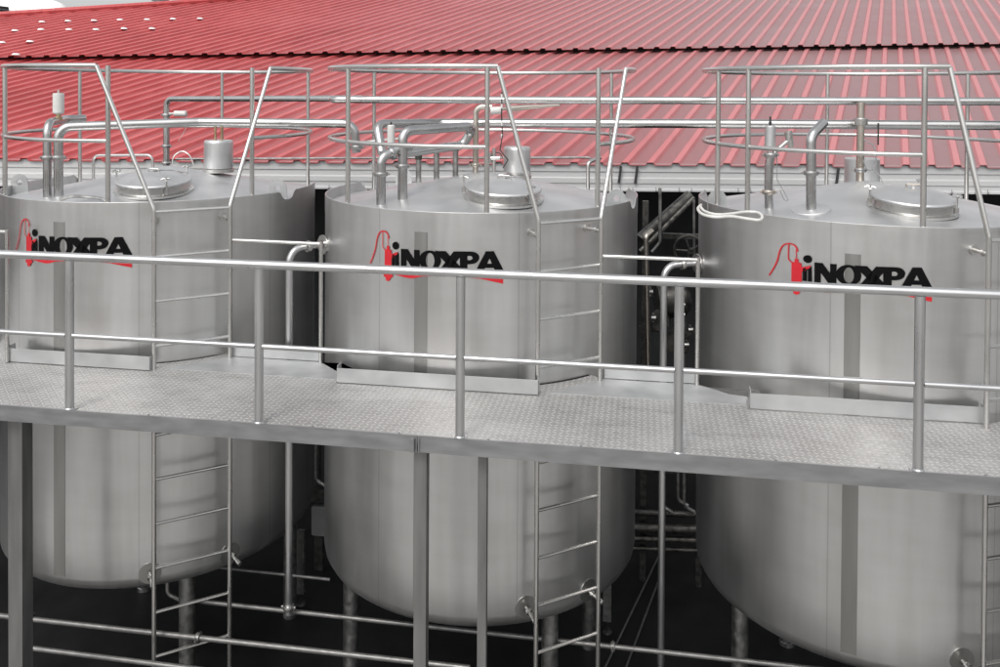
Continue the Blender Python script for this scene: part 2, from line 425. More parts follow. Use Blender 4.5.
for k in range(-14, 70):
    q = b0 if k == -14 else b0.copy()
    if q is not b0: COL.objects.link(q)
    q.parent = fa; q.location = wh.matrix_basis.inverted() @ (E0 + ed*(k*.27+.05*(k % 3)) + nrm*.082 + Vector((0, 0, -.375+.004*(k % 2))))
for px in (617, 633.5, 835):
    a = E0 + ed*onroof(px, 165)[0] + nrm*.09
    part('hook', M['rubber'], fa, lambda bm: box(bm, a + Vector((0, 0, -.16)), (.035, .02, .24), Matrix.Rotation(.12, 4, 'Y'), .003))
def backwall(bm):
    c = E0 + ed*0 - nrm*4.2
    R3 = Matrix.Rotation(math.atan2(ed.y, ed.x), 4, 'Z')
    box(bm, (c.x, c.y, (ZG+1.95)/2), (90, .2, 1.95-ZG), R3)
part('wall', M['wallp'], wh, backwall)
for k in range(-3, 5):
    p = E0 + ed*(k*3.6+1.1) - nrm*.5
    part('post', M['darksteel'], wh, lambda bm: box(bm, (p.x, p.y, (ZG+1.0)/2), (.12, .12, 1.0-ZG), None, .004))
# soffit added out of sight, to keep the space below the roof dark
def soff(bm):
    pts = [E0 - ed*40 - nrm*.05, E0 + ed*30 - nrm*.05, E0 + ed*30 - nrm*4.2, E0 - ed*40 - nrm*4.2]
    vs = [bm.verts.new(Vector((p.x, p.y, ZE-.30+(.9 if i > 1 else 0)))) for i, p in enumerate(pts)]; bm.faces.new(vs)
part('shade_sheet', M['wallp'], wh, soff)

# far things above the roof, at the top left
t = thing('storage_tank', 'long white round-ended tank lying beyond the red roof at far left', 'tank', (atD(50, 40, 60).x, atD(50, 40, 60).y, ZG))
a = atD(-10, 3, 60); b_ = atD(52, 16, 58)
def capsule(bm):
    d = (b_-a); L = d.length; d.normalize(); A = align(d); r = 1.05
    pr = [(0, -.5)] + [(r*math.sin(x), -.5*math.cos(x)) for x in (.4, .8, 1.2, PI/2)] + [(r, L)] + [(r*math.cos(x), L+1.2*math.sin(x)) for x in (.4, .8, 1.2)] + [(0, L+1.2)]
    lathe(bm, pr, a, 32, mat=A)
part('vessel', M['white'], t, capsule)
part('saddle', M['grey'], t, lambda bm: [box(bm, (p.x, p.y, (ZG+p.z-.6)/2), (.5, .5, p.z-.6-ZG)) for p in (a+(b_-a)*.2, a+(b_-a)*.8)])
p = atD(-1, 14, 52)
t = thing('vent_stack', 'short black louvred stack beside the white tank at the far left edge', 'chimney', (p.x, p.y, ZG))
part('stack', M['rubber'], t, lambda bm: box(bm, (p.x, p.y, (ZG+p.z+.45)/2), (.75, .75, p.z+.45-ZG), None, .02))
part('louvre', M['grey'], t, lambda bm: [box(bm, (p.x, p.y-.01, p.z-.7+.16*k), (.80, .80, .05), None, .01) for k in range(7)])
p = atD(187, 4, 40)
t = thing('antenna', 'thin mast with small crossbar rising over the red roof ridge', 'antenna', (p.x, p.y, p.z-3))
part('mast', M['grey'], t, lambda bm: cyl(bm, p+Vector((0, 0, -3)), p+Vector((0, 0, .6)), .05, 8))
part('crossbar', M['grey'], t, lambda bm: cyl(bm, p+Vector((-.25, 0, -.05)), p+Vector((.25, 0, -.05)), .04, 8))
p = atD(160, 0, 42)
t = thing('roof_ventilator', 'pale domed ventilator beyond the roof ridge, left of the thin mast', 'ventilator', (p.x, p.y, p.z-3))
part('cowl', M['white'], t, lambda bm: lathe(bm, [(0, .55), (.3, .5), (.42, .25), (.42, .0), (.25, -.15), (.25, -3), (0, -3)], p, 20))

# ------------------------------------------------------------------ tanks
R = 1.448
TANKS = {1: Vector((-4.656, 7.918, 0)), 2: Vector((-1.462, 7.958, 0)), 3: Vector((1.983, 7.93, 0))}
ZR, ZM, ZT, ZB = 1.358, 1.867, 2.495, -1.93
ZC = ZR - .10                                   # foot of the roof cone
def cone_z(rho): return ZC + (R-rho)*.19
def hit(k, px, rad, front=True, py=200):
    d = ray(px, py); X, Y = TANKS[k].x, TANKS[k].y
    a = d.x*d.x+d.y*d.y; b = -(d.x*X+d.y*Y); c = X*X+Y*Y-rad*rad; D = max(b*b-a*c, 0)
    q = (-b-math.sqrt(D))/a if front else (-b+math.sqrt(D))/a
    return math.atan2(d.x*q-X, Y-d.y*q), CAMZ + d.z*q
def pol(k, az, rad, z): c = TANKS[k]; return Vector((c.x+rad*math.sin(az), c.y-rad*math.cos(az), z))

def curve_mesh(polys):
    """polys: list of closed 2-D outlines (outer and holes) -> bmesh of the filled shape"""
    cu = bpy.data.curves.new('tmp', 'CURVE'); cu.dimensions = '2D'; cu.fill_mode = 'BOTH'
    for pts in polys:
        s = cu.splines.new('POLY'); s.points.add(len(pts)-1); s.use_cyclic_u = True
        for i, (x, y) in enumerate(pts): s.points[i].co = (x, y, 0, 1)
    o = bpy.data.objects.new('tmp', cu); COL.objects.link(o)
    dg = bpy.context.evaluated_depsgraph_get(); me = bpy.data.meshes.new_from_object(o.evaluated_get(dg))
    bm = bmesh.new(); bm.from_mesh(me); bpy.data.objects.remove(o); bpy.data.curves.remove(cu); bpy.data.meshes.remove(me)
    return bm
def ell(cx, cy, rx, ry, n=28): return [(cx+rx*math.cos(2*PI*i/n), cy+ry*math.sin(2*PI*i/n)) for i in range(n)]
def strokep(pts, w):
    L, Rr = [], []
    for i, p in enumerate(pts):
        a = pts[max(i-1, 0)]; b = pts[min(i+1, len(pts)-1)]; dx, dy = b[0]-a[0], b[1]-a[1]; l = math.hypot(dx, dy)
        L.append((p[0]-dy/l*w/2, p[1]+dx/l*w/2)); Rr.append((p[0]+dy/l*w/2, p[1]-dx/l*w/2))
    return L + Rr[::-1]
def smooth(pts, n=4):
    out = []
    for i in range(len(pts)-1):
        p0 = pts[max(i-1, 0)]; p1 = pts[i]; p2 = pts[i+1]; p3 = pts[min(i+2, len(pts)-1)]
        for k in range(n):
            t = k/n
            out.append(tuple(.5*((2*p1[j])+(-p0[j]+p2[j])*t+(2*p0[j]-5*p1[j]+4*p2[j]-p3[j])*t*t+(-p0[j]+3*p1[j]-3*p2[j]+p3[j])*t**3) for j in (0, 1)))
    out.append(pts[-1]); return out
BLACK = [
    [ell(307, -63, 21, 21)],
    [[(285, -10), (300, -18), (326, -26), (329, 56), (307, 56), (307, -5), (303, -5), (303, 56), (285, 56)]],
    [[(341, 56), (341, -49), (382, -49), (421, 2), (421, -49), (453, -49), (453, 56), (414, 56), (374, 2), (374, 56)]],
    [ell(512, 3, 62, 53), ell(513, 4, 25, 41)],
    [[(538, -49), (600, -49), (702, 56), (642, 56)]],
    [[(642, -49), (698, -49), (622, 56), (562, 56)]],
    [smooth([(675, -49), (700, -49), (735, -49), (760, -44), (777, -28), (777, -8), (762, 10), (738, 17), (716, 18)]) + [(716, 56), (676, 56)],
     smooth([(716, -26), (732, -26), (742, -20), (742, -10), (732, -4), (716, -4)])],
    [[(758, 56), (813, -50), (856, -50), (910, 56), (864, 56), (855, 38), (810, 38), (801, 56)], [(820, 16), (846, 16), (833, -12)]],
]
RED = [
    [[(235, -37), (248, -39), (249, -58), (265, -58), (266, -39), (278, -37), (281, -16), (322, -31), (318, -18), (296, 0), (281, 8), (281, 97), (290, 99), (288, 110), (274, 116), (270, 130), (257, 136), (245, 130), (242, 116), (230, 111), (228, 99), (235, 97)]],
    [strokep(smooth([(128, 52), (150, 10), (168, -36), (179, -88), (195, -122), (220, -136), (245, -131), (258, -114), (262, -98)]), 7)],
    [strokep(smooth([(221, -134), (220, -90), (221, -52), (236, -36)]), 5)],
    [strokep([(255, -108), (256, -56)], 3.5)],
    [smooth([(284, 84), (380, 80), (480, 77), (640, 72), (790, 80), (906, 86)]) + [(906, 124)] + smooth([(790, 96), (640, 83), (480, 90), (400, 106), (290, 92)])],
]
def decal(name, shapes, k, az0, z0, mat, parent):
    bm = bmesh.new(); sc = 1/722.0*{1: 1.065, 2: 1.055, 3: 1.01}[k]
    for sh in shapes:
        b = curve_mesh(sh)
        x = 100.0
        while x < 930:
            bmesh.ops.bisect_plane(b, geom=b.verts[:]+b.edges[:]+b.faces[:], plane_co=(x, 0, 0), plane_no=(1, 0, 0)); x += 22
        me = bpy.data.meshes.new('t'); b.to_mesh(me); b.free(); bm.from_mesh(me); bpy.data.meshes.remove(me)
    c = TANKS[k]
    for v in bm.verts:
        xx = v.co.x if (k != 3 or v.co.x > 307) else 307+(v.co.x-307)*1.25
        az = az0 + (xx-595)*sc/R; z = z0 - v.co.y*sc + (xx-595)*sc*{1: .010, 2: .010, 3: .032}[k]
        v.co = Vector((c.x+(R+.0065)*math.sin(az), c.y-(R+.0065)*math.cos(az), z))
    for f in bm.faces:
        f.normal_update(); n = Vector((f.calc_center_median().x-c.x, f.calc_center_median().y-c.y, 0))
        if f.normal.dot(n) < 0: f.normal_flip()
    return obj(name, bm, mat, parent, recalc=False)

INFO = {
 1: dict(label='left stainless tank with black and red logo partly seen at the picture edge', strip=(59, 222), logo=(76.5, 246), legs=(187,), man=(154, 184), manr=.315, lugs=(282, 18), lad=(154, 230),
         posts=(5, 108, 252), rear=(80, 222, 308), ring=(2, 272), diag=(95, 272), taps=((150, 573), (230, 562)), az_end=None),
 2: dict(label='middle stainless tank with its logo centred and two support columns before it', strip=(421, 232), logo=(445, 260.3), legs=(351, 550), man=(503.5, 192), manr=.315, lugs=(622, 367), lad=(538, 600.5),
         posts=(348, 487, 598), rear=(374, 611), ring=(338, 628), diag=(498, 628), taps=((526, 607), (588, 590)), az_end=None),
 3: dict(label='right stainless tank, nearest and cut off by the right picture edge', strip=(853, 254), logo=(866, 275.5), legs=(740,), man=(912, 203), manr=.305, lugs=(712, 1034), lad=(988, 1052),
         posts=(718, 748, 924), rear=(827, 967), ring=(708, 1100), diag=(951, 1075), taps=((962, 660),), az_end=None),
}
def make_tank(k):
    I = INFO[k]; c = TANKS[k]
    T = thing('stainless_tank', I['label'], 'tank', (c.x, c.y, ZG), 'three stainless tanks in a row')
    def shell(bm):
        kn = .13
        pr = [(R, ZC)]
        for z in (1.0, .5, 0, -.5, -1.0, -1.5): pr.append((R, z))
        pr += [(R-kn+kn*math.cos(x), ZB+kn-kn*math.sin(x)) for x in (0, .35, .7, 1.05, 1.35, PI/2)]
        pr += [(R*.5, ZB-.10), (0, ZB-.17)]
        lathe(bm, pr, (c.x, c.y, 0), 144)
    sh = part('shell', M['shell'], T, shell)
    # parapet rim, open at the back, both ends cut on a slant
    def rim(bm):
        n = 190; A = math.radians(114); rows = []
        for i in range(n+1):
            az = -A + 2*A*i/n; top = ZR
            e = (A-abs(az))/math.radians(5)
            if e < 1: top = ZC + (ZR+.02-ZC)*max(.12, e)
            dgr = math.degrees(az)
            if k < 3 and 73 < dgr < 82: top = ZC + .02 + .08*abs((dgr-77.5)/4.5)**3
            rows.append([bm.verts.new(pol(k, az, rr, z)) for rr, z in ((R+.002, ZC-.06), (R+.002, top-.004), (R-.002, top), (R-.009, top-.004), (R-.009, ZC-.05))])
        for i in range(n):
            for j in range(4): bm.faces.new((rows[i][j], rows[i+1][j], rows[i+1][j+1], rows[i][j+1]))
        bm.faces.new(rows[0]); bm.faces.new(rows[-1][::-1])
    part('rim', M['shell'], T, rim)
    def cone(bm):
        pr = [(R-.001, ZC), (R*.75, cone_z(R*.75)), (R*.5, cone_z(R*.5)), (R*.2, cone_z(R*.2)), (.12, cone_z(.12)+.004), (0, cone_z(0))]
        # twelve slightly flat gores
        lathe(bm, pr, (c.x, c.y, 0), 48)
        for v in bm.verts:
            d = Vector((v.co.x-c.x, v.co.y-c.y)); 
            if d.length > .1 and d.length < R-.05: v.co.z += .006*math.cos(math.atan2(d.x, d.y)*6)
    part('roof_cone', M['cone'], T, cone)
    # doubler strip
    az, z1 = hit(k, I['strip'][0], R, True, I['strip'][1])
    part('strip', M['strip'] if k == 3 else M['strip2'], T, lambda bm: [lathe(bm, [(R, ZB+.14), (R+.002, ZB+.14), (R+.002, z1), (R, z1)], (c.x, c.y, 0), 6, az-.038, az+.038)])
    # logo
    az, zl = hit(k, I['logo'][0], R, True, I['logo'][1])
    lg = decal('logo_lettering', BLACK, k, az, zl, M['black'], T)
    decal('logo_emblem', RED, k, az, zl, M['red'], T)
    # legs
    azs = []
    for px in I['legs']: azs.append(hit(k, px, R-.20, True, 620)[0])
    if len(azs) == 1: azs.append(azs[0] + (math.radians(-88) if k == 1 else math.radians(88)))
    azs += [azs[0]+PI+.05, azs[1]+PI-.05]
    for a in azs:
        q = pol(k, a, R-.20, 0)
        lg_ = part('leg', M['dullpipe'], T, lambda bm: cyl(bm, Vector((q.x, q.y, ZG+.02)), Vector((q.x, q.y, ZB+.02)), .068, 28))
        part('foot', M['dullpipe'], lg_, lambda bm: lathe(bm, [(0, ZG+.06), (.05, ZG+.06), (.073, ZG+.04), (.075, ZG), (0, ZG)], (q.x, q.y, 0), 24))
    # manway
    mp = atZ(I['man'][0], I['man'][1], cone_z(.9)+.07); mp.z = cone_z((Vector((mp.x, mp.y, 0))-c).length)
    rd_ = Vector((mp.x-c.x, mp.y-c.y, 0)).normalized(); tilt = (Vector((0, 0, 1))+rd_*.12).normalized(); A = align(tilt); mr = I['manr']
    mw = part('manway_ring', M['tube'], T, lambda bm: (lathe(bm, [(mr+.03, -.02), (mr+.032, .0), (mr, .012), (mr-.004, .058), (mr+.010, .063), (mr+.010, .073), (mr-.03, .073), (mr-.03, -.02)], mp, 64, mat=A)))
    part('manway_lid', M['cone'], mw, lambda bm: lathe(bm, [(mr+.012, .075), (mr+.016, .085), (mr+.010, .094), (mr-.03, .096), (mr*.7, .128), (mr*.35, .150), (0, .158)], mp, 64, mat=A))
    def knob(bm, a):
        q = mp + A @ Vector((math.cos(a)*(mr+.03), math.sin(a)*(mr+.03), .06)); u_ = A @ Vector((0, 0, 1)); s_ = A @ Vector((-math.sin(a), math.cos(a), 0)); o_ = A @ Vector((math.cos(a), math.sin(a), 0))
        box(bm, q - u_*.02, (.03, .03, .05), A.to_4x4(), .003)
        cyl(bm, q-u_*.05, q+u_*.10, .008, 10)
        for j in range(4):
            dd = s_*math.cos(j*PI/2+.4)+o_*math.sin(j*PI/2+.4)
            tube(bm, [q+u_*.095, q+u_*.10+dd*.022, q+u_*.09+dd*.042], .010, 8)
    # star knobs placed round the lid, first one faces the camera's left
    bx = A.inverted() @ Vector((-.85, -.1, 0)); a0 = math.atan2(bx.y, bx.x)
    for a in (a0, a0+2.3, a0-2.15):
        bm = bmesh.new(); knob(bm, a); obj('star_knob', bm, M['tube'], mw)
    part('lid_handle', M['rust'] if k == 3 else M['tube'], mw, lambda bm: tube(bm, fillet([mp + A @ Vector((-.05, .02, .148)), mp + A @ Vector((-.05, .02, .185)), mp + A @ Vector((.05, -.02, .185)), mp + A @ Vector((.05, -.02, .148))], .015), .007, 10))
    hd = A @ Vector((0, 0, 1)); bk = Vector((.35, .93, 0))
    part('hinge_arm', M['tube'], mw, lambda bm: (tube(bm, fillet([mp + hd*.165, mp + bk*(mr*.6) + hd*.15, mp + bk*(mr+.05) + hd*.11, mp + bk*(mr+.05) - hd*.0], .04), .010, 10), cyl(bm, mp + bk*(mr+.05) + hd*.05 + Vector((-.05, .02, 0)), mp + bk*(mr+.05) + hd*.05 + Vector((.05, -.02, 0)), .014, 10)))
    # lifting lugs
    for px in I['lugs']:
        front = True
        a = hit(k, px, R-.03, front, 190)[0]
        if k == 1 and px < 100: a = math.radians(-72)
        if k == 2 and px < 400: a = math.radians(-132)
        if k == 3 and px > 1000: a = math.radians(60)
        q = pol(k, a, R-.05, ZC); tan = Vector((math.cos(a), math.sin(a), 0)); out = Vector((math.sin(a), -math.cos(a), 0))
        # plates face roughly along the row, so they show their round outline
        outl = [(-.085, -.02), (-.085, .07)] + [(.085*math.cos(x), .075+.085*math.sin(x)) for x in (PI*.86, PI*.68, PI*.5, PI*.32, PI*.14)] + [(.085, .07), (.085, -.02)]
        def lug(bm):
            b = curve_mesh([outl, ell(0, .085, .026, .026, 16)])
            r_ = bmesh.ops.extrude_face_region(b, geom=b.faces[:]); 
            for v in [g_ for g_ in r_['geom'] if isinstance(g_, bmesh.types.BMVert)]: v.co.z += .014
            fc = Vector((math.cos(PSI), math.sin(PSI), 0)); nn = Vector((-fc.y, fc.x, 0))
            for v in b.verts: v.co = q - out*.03 + fc*v.co.x + Vector((0, 0, 1))*(v.co.y*1.1+.03) + nn*v.co.z
            me = bpy.data.meshes.new('t'); b.to_mesh(me); b.free(); bm.from_mesh(me); bpy.data.meshes.remove(me)
        part('lifting_lug', M['plate'], T, lug)
    # sampling taps low on the shell: pad plate, stub, cap
    for px, py in I['taps']:
        a, z = hit(k, px, R, True, py); z = max(z, ZB+.16)
        q = pol(k, a, R+.002, z); out = Vector((math.sin(a), -math.cos(a), 0)); A2 = align(out)
        tp = part('tap_pad', M['strip'], T, lambda bm: lathe(bm, [(0, .004), (.088, .004), (.09, 0), (.09, -.01)], q, 28, mat=A2))
        dn = (out + Vector((.35, 0, -.45))).normalized()
        part('tap', M['tube'], tp, lambda bm: (cyl(bm, q, q+dn*.13, .015, 12), cyl(bm, q+dn*.03, q+dn*.055, .027, 16), cyl(bm, q+dn*.11, q+dn*.15, .020, 12), cyl(bm, q+dn*.075+Vector((0, 0, .0)), q+dn*.075+Vector((-.03, 0, .05)), .006, 8)))
    return T
for k in (1, 2, 3): make_tank(k)

# ------------------------------------------------------------------ guard rails on the tank tops
def make_guard(k):
    I = INFO[k]; c = TANKS[k]; rr = R-.035
    lab = {1: 'tube guard rail round the top of the left tank, beside its twin pipes', 2: 'tube guard rail round the top of the middle tank',
           3: 'tube guard rail round the top of the right tank above a white hose'}[k]
    G = thing('guard_rail', lab, 'railing', (c.x, c.y, ZR), 'guard rails on the tank tops')
    azf = [hit(k, px, rr, True, 140)[0] for px in I['posts']]
    azb = [hit(k, px, rr, False, 140)[0] for px in I['rear']]
    if k == 3: azf.append(math.radians(50)) ; azb.append(math.radians(78))
    for a in azf:
        part('post', M['tube'], G, lambda bm: cyl(bm, pol(k, a, rr, ZR-.09), pol(k, a, rr, ZT), .0205, 14))
    for a in azb:
        part('post', M['tube'], G, lambda bm: cyl(bm, pol(k, a, rr, ZC-.02), pol(k, a, rr, ZT), .019, 14))
    # rails run from the post left of the ladder round the back to the post right of it
    if k == 1: aL, aR = azf[1], azf[2]
    elif k == 2: aL, aR = azf[1], azf[2]
    else: aL, aR = azf[2], azf[3]
    def arc(a0, a1, z, n=60, dr=0): return [pol(k, a0+(a1-a0)*i/n, rr+dr, z) for i in range(n+1)]
    # left end starts at aL, goes negative round to aR-2pi
    part('mid_rail', M['tube'], G, lambda bm: tube(bm, arc(aL, aR-2*PI, ZM, 80), .0175, 12))
    dL = hit(k, I['diag'][0], rr+.02, True, 70)[0]; dR = hit(k, I['diag'][1], rr+.02, True, 70)[0]
    if k == 3: dR = math.radians(58)
    part('top_rail', M['tube'], G, lambda bm: tube(bm, arc(dL, dR-2*PI, ZT, 90), .0205, 12))
    return dL, dR, rr
# ------------------------------------------------------------------ ladders
def make_ladder(k, dL, dR, rr):
    I = INFO[k]
    lab = {1: 'tall steel ladder on the left tank, right of its logo', 2: 'tall steel ladder on the middle tank, through the walkway', 3: 'steel ladder on the right tank, at the right picture edge'}[k]
    aL = hit(k, I['lad'][0], R+.165, True, 300)[0]; aR = hit(k, I['lad'][1], R+.165, True, 300)[0]
    if k == 3: aR = aL + math.radians(17.5)
    b = pol(k, (aL+aR)/2, R+.165, ZG)
    L = thing('access_ladder', lab, 'ladder', b, 'ladders on the tanks')
    zt = 1.295; zb = -2.72
    for a, d in ((aL, dL), (aR, dR)):
        p0 = pol(k, a, R+.165, zb); p1 = pol(k, a, R+.165, zt); p2 = pol(k, d, rr, ZT)
        pts = [p0, p1, p2]
        part('stile', M['tube'], L, lambda bm: tube(bm, fillet([p0, p1+Vector((0, 0, .02)), p2], .10), .0185, 14))
    for i in range(11):
        z = zt - .368*i
        part('rung', M['tube'], L, lambda bm: cyl(bm, pol(k, aL, R+.165, z), pol(k, aR, R+.165, z), .0135, 10))
    for a in (aL, aR):
        for z in (1.20,):
            part('bracket', M['tube'], L, lambda bm: (cyl(bm, pol(k, a, R+.002, z), pol(k, a, R+.165, z), .014, 10), cyl(bm, pol(k, a, R+.003, z), pol(k, a, R+.014, z), .035, 16), cyl(bm, pol(k, a, R+.10, z), pol(k, a, R+.125, z), .024, 12)))
for k in (1, 2, 3):
    make_ladder(k, *make_guard(k))

# ------------------------------------------------------------------ walkway
YF, YB = 5.53, 6.90
XL, XR = -9.2, 6.6
def circ_x(k, y, rad): return math.sqrt(rad*rad-(TANKS[k].y-y)**2)
def back_line(rad, yb):
    pts = []
    def arc(k):
        h = circ_x(k, yb, rad); c = TANKS[k]; a = math.atan2(h, c.y-yb)
        n = 22
        return [(c.x+rad*math.sin(-a+2*a*i/n), c.y-rad*math.cos(-a+2*a*i/n)) for i in range(n+1)]
    for k in (1, 2, 3): pts += arc(k)
    return pts
W = thing('walkway', 'steel walkway of pale tread plate running in front of the tanks', 'walkway', (-1, 6, 0))
def plate(bm, outline, z0, z1):
    a = [bm.verts.new((x, y, z1)) for x, y in outline]; b = [bm.verts.new((x, y, z0)) for x, y in outline]
    f = bm.faces.new(a); g_ = bm.faces.new(b[::-1])
    for i in range(len(a)): j = (i+1) % len(a); bm.faces.new((b[i], b[j], a[j], a[i]))
    bmesh.ops.triangulate(bm, faces=[f, g_])
def dz(px, py): q = atZ(px, py, 0.0); return (q.x, q.y)
UP = {1: ((8, 361), (150, 370)), 2: ((337, 383), (538, 398)), 3: ((750, 407), (987, 424))}      # ends of the upstands, on the deck
def onY(p, y): return (atY(p[0], p[1], y).x, y)
yc = 7.93 - R - .045
CUT = {k: (onY(UP[k][0], yc), onY(UP[k][1], yc)) for k in UP}
GL = {1: None, 2: onY((321, 364.5), YB), 3: onY((698, 384), YB)}
GR = {1: onY((231, 359), YB), 2: onY((602, 380), YB), 3: (3.2, YB)}
def along(k, p, q, rad, n=7):
    c = TANKS[k]; a = math.atan2(p[0]-c.x, c.y-p[1]); b = math.atan2(q[0]-c.x, c.y-q[1])
    return [(c.x+rad*math.sin(a+(b-a)*i/n), c.y-rad*math.cos(a+(b-a)*i/n)) for i in range(n+1)]
L3 = [dz(716, 390), dz(730, 394.6), dz(748, 397)]; L2_ = [dz(337, 371.5)]
edge = [(XR, YF), (XR, YB), GR[3], CUT[3][1], CUT[3][0]] + L3[::-1] + [GL[3], GR[2]] + along(2, GR[2], CUT[2][1], R+.02) + [CUT[2][1], CUT[2][0]] + L2_ + [GL[2], GR[1]] + along(1, GR[1], CUT[1][1], R+.02) + [CUT[1][1], CUT[1][0], (CUT[1][0][0]-.25, YB), (XL, YB), (XL, YF)]
part('tread_plate', M['tread'], W, lambda bm: plate(bm, edge, -.006, 0.0))
for a, b in ((1, 2), (2, 3)):
    c0, c1 = CUT[a][1], CUT[b][0]; y1 = yc+.06
    t0 = (y1-c0[1])/(GR[a][1]-c0[1]); t1 = (y1-c1[1])/(GL[b][1]-c1[1])
    pl = [(c0[0]+(GR[a][0]-c0[0])*t0+.01, y1), (c1[0]-.02, y1), *(((L3[2][0]-.01, L3[2][1]-.01), (L3[1][0]-.01, L3[1][1]-.01), (L3[0][0]-.01, L3[0][1]-.01)) if b == 3 else ((L2_[0][0]-.01, L2_[0][1]-.01),)), (GL[b][0]-.01, YB-.012), (GR[a][0]+.01, YB-.012)]
    part('infill_plate', M['plate'], W, lambda bm: plate(bm, pl, .001, .0065))
# edge channel, in two lengths with a joint lug
def chan(bm, x0, x1):
    pr = [(0, .012), (-.012, .012), (-.012, -.098), (.055, -.098), (.055, -.090), (0, -.090)]
    a = [bm.verts.new((x0, YF+y, z)) for y, z in pr]; b = [bm.verts.new((x1, YF+y, z)) for y, z in pr]
    for i in range(len(pr)): j = (i+1) % len(pr); bm.faces.new((a[i], a[j], b[j], b[i]))
    bm.faces.new(a[::-1]); bm.faces.new(b)
xj = atY(418, 440, YF).x
part('edge_channel', M['beam'], W, lambda bm: chan(bm, XL, xj-.003)); part('edge_channel', M['beam'], W, lambda bm: chan(bm, xj+.003, XR))
part('joint_lug', M['beam'], W, lambda bm: (box(bm, (xj-.03, YF-.028, -.045), (.028, .03, .09), None, .003), box(bm, (xj+.012, YF-.018, -.045), (.006, .01, .10))))
for x in (-7.5, -5.6, -3.4, -.8, .5, 2.6, 4.6):
    part('cross_beam', M['column'], W, lambda bm: box(bm, (x, (YF+6.3)/2+.03, -.055), (.06, 6.3-YF-.06, .09)))
part('back_beam', M['column'], W, lambda bm: [box(bm, ((a+b)/2, YB-.05, -.055), (b-a, .06, .09)) for a, b in ((-3.62, -2.5), (-.42, .93))])
# upstands round the tanks
def upstand(bm, x0, x1, y, ret=.0):
    box(bm, ((x0+x1)/2, y, .062), (x1-x0, .008, .112), None, .002)
    box(bm, (x0+.004, y+.045, .075), (.008, .08, .13), None, .002)
    if ret: box(bm, (x1-.004, y+.05, .06), (.008, .09, .108), None, .002)
def cX(px, py, y): return atY(px, py, y).x
for k in (1, 2, 3):
    part('upstand', M['plate'], W, lambda bm: upstand(bm, CUT[k][0][0], CUT[k][1][0], yc-.002, 1))
for a, b in ((1, 2), (2, 3)):
    x0, x1 = GR[a][0]+.02, GL[b][0]-.0
    part('upstand', M['plate'], W, lambda bm: box(bm, ((x0+x1)/2, YB-.006, .066), (x1-x0, .008, .112), None, .002))
for i in range(26):
    x = XL+.3+i*.61
    part('bolt', M['beam'], W, lambda bm: lathe(bm, [(0, .006), (.007, .006), (.009, .001), (0, .0005)], (x, YF+.035, 0), 8))
# columns below the edge
for px, wd, dy in ((15.5, .115, .10), (420.5, .085, .06), (482.5, .060, .12), (1150, .085, .1)):
    q = atY(px, 470, YF+dy)
    def colm(bm):
        pr = [(-wd/2, -wd/2), (wd/2, -wd/2), (wd/2, -wd/2+.012), (-wd/2+.03*wd, -wd/2+.012)]
        box(bm, (q.x, q.y, (ZG-.1)/2), (wd, .010, -ZG-.10)); box(bm, (q.x-wd/2+.006, q.y+wd/2, (ZG-.1)/2), (.010, wd-.012, -ZG-.10)); box(bm, (q.x+wd/2-.006, q.y+wd/2, (ZG-.1)/2), (.010, wd-.012, -ZG-.10))
    cm = part('support_column', M['column'], W, colm)
    part('base_plate', M['column'], cm, lambda bm: box(bm, (q.x, q.y+wd/2, ZG+.095 if q.y < 4.8 else ZG+.012), (wd+.12, wd+.12, .02), None, .003))

# front handrail
H = thing('handrail', 'long two-bar tube handrail along the near edge of the walkway', 'railing', (-1, YF+.03, 0))
YH = 5.561
xs = [cX(px, py, YH) for px, py in ((69.5, 340), (259, 350), (460.3, 360), (678.8, 370), (919, 385))]
xs = [xs[0]-1.42*2, xs[0]-1.42] + xs + [xs[-1]+1.45]
for x in xs:
    part('post', M['railpaint'], H, lambda bm: (tube(bm, [(x, YH, .0), (x, YH, 1.062), (x, YH, 1.075)], .0305, 20), box(bm, (x, YH+.005, .004), (.09, .07, .007), None, .002), lathe(bm, [(.030, .020), (.036, .011), (.037, .008)], (x, YH, 0), 20)))
part('top_rail', M['railpaint'], H, lambda bm: tube(bm, [(XL, YH, 1.1), (XR, YH, 1.1)], .0295, 20))
for i in range(len(xs)-1):
    part('mid_rail', M['railpaint'], H, lambda bm: cyl(bm, (xs[i]+.028, YH, .535), (xs[i+1]-.028, YH, .535), .0185, 14))

# short railings across the gaps
for pxp, pyr, ka, lab in ((321, 244, 1, 'short single-bar railing across the gap between left and middle tanks'), (698, 260, 2, 'short single-bar railing across the gap between middle and right tanks'), (7, 232, 0, 'end of a short railing at the left picture edge, beside the left tank')):
    YG = YB-.03 if ka else 6.42
    q = atY(pxp, pyr, YG); z = q.z
    x0 = q.x - 1.05 if ka else q.x - 1.4
    if ka: x0 = pol(ka, hit(ka, INFO[ka]['lad'][1], R+.165, True, 250)[0], R+.165, 0).x
    B = thing('gap_railing', lab, 'railing', (q.x, YG, 0), 'short railings in the gaps')
    ystart = pol(ka, hit(ka, INFO[ka]['lad'][1], R+.165, True, 250)[0], R+.165, 0).y if ka else YG
    part('top_rail', M['tube'], B, lambda bm: tube(bm, [(x0+.02, ystart+.02, z+.005), (q.x, YG, z)], .0165, 12))
    part('post', M['tube'], B, lambda bm: cyl(bm, (q.x, YG, .006), (q.x, YG, z+.016), .0165, 12))

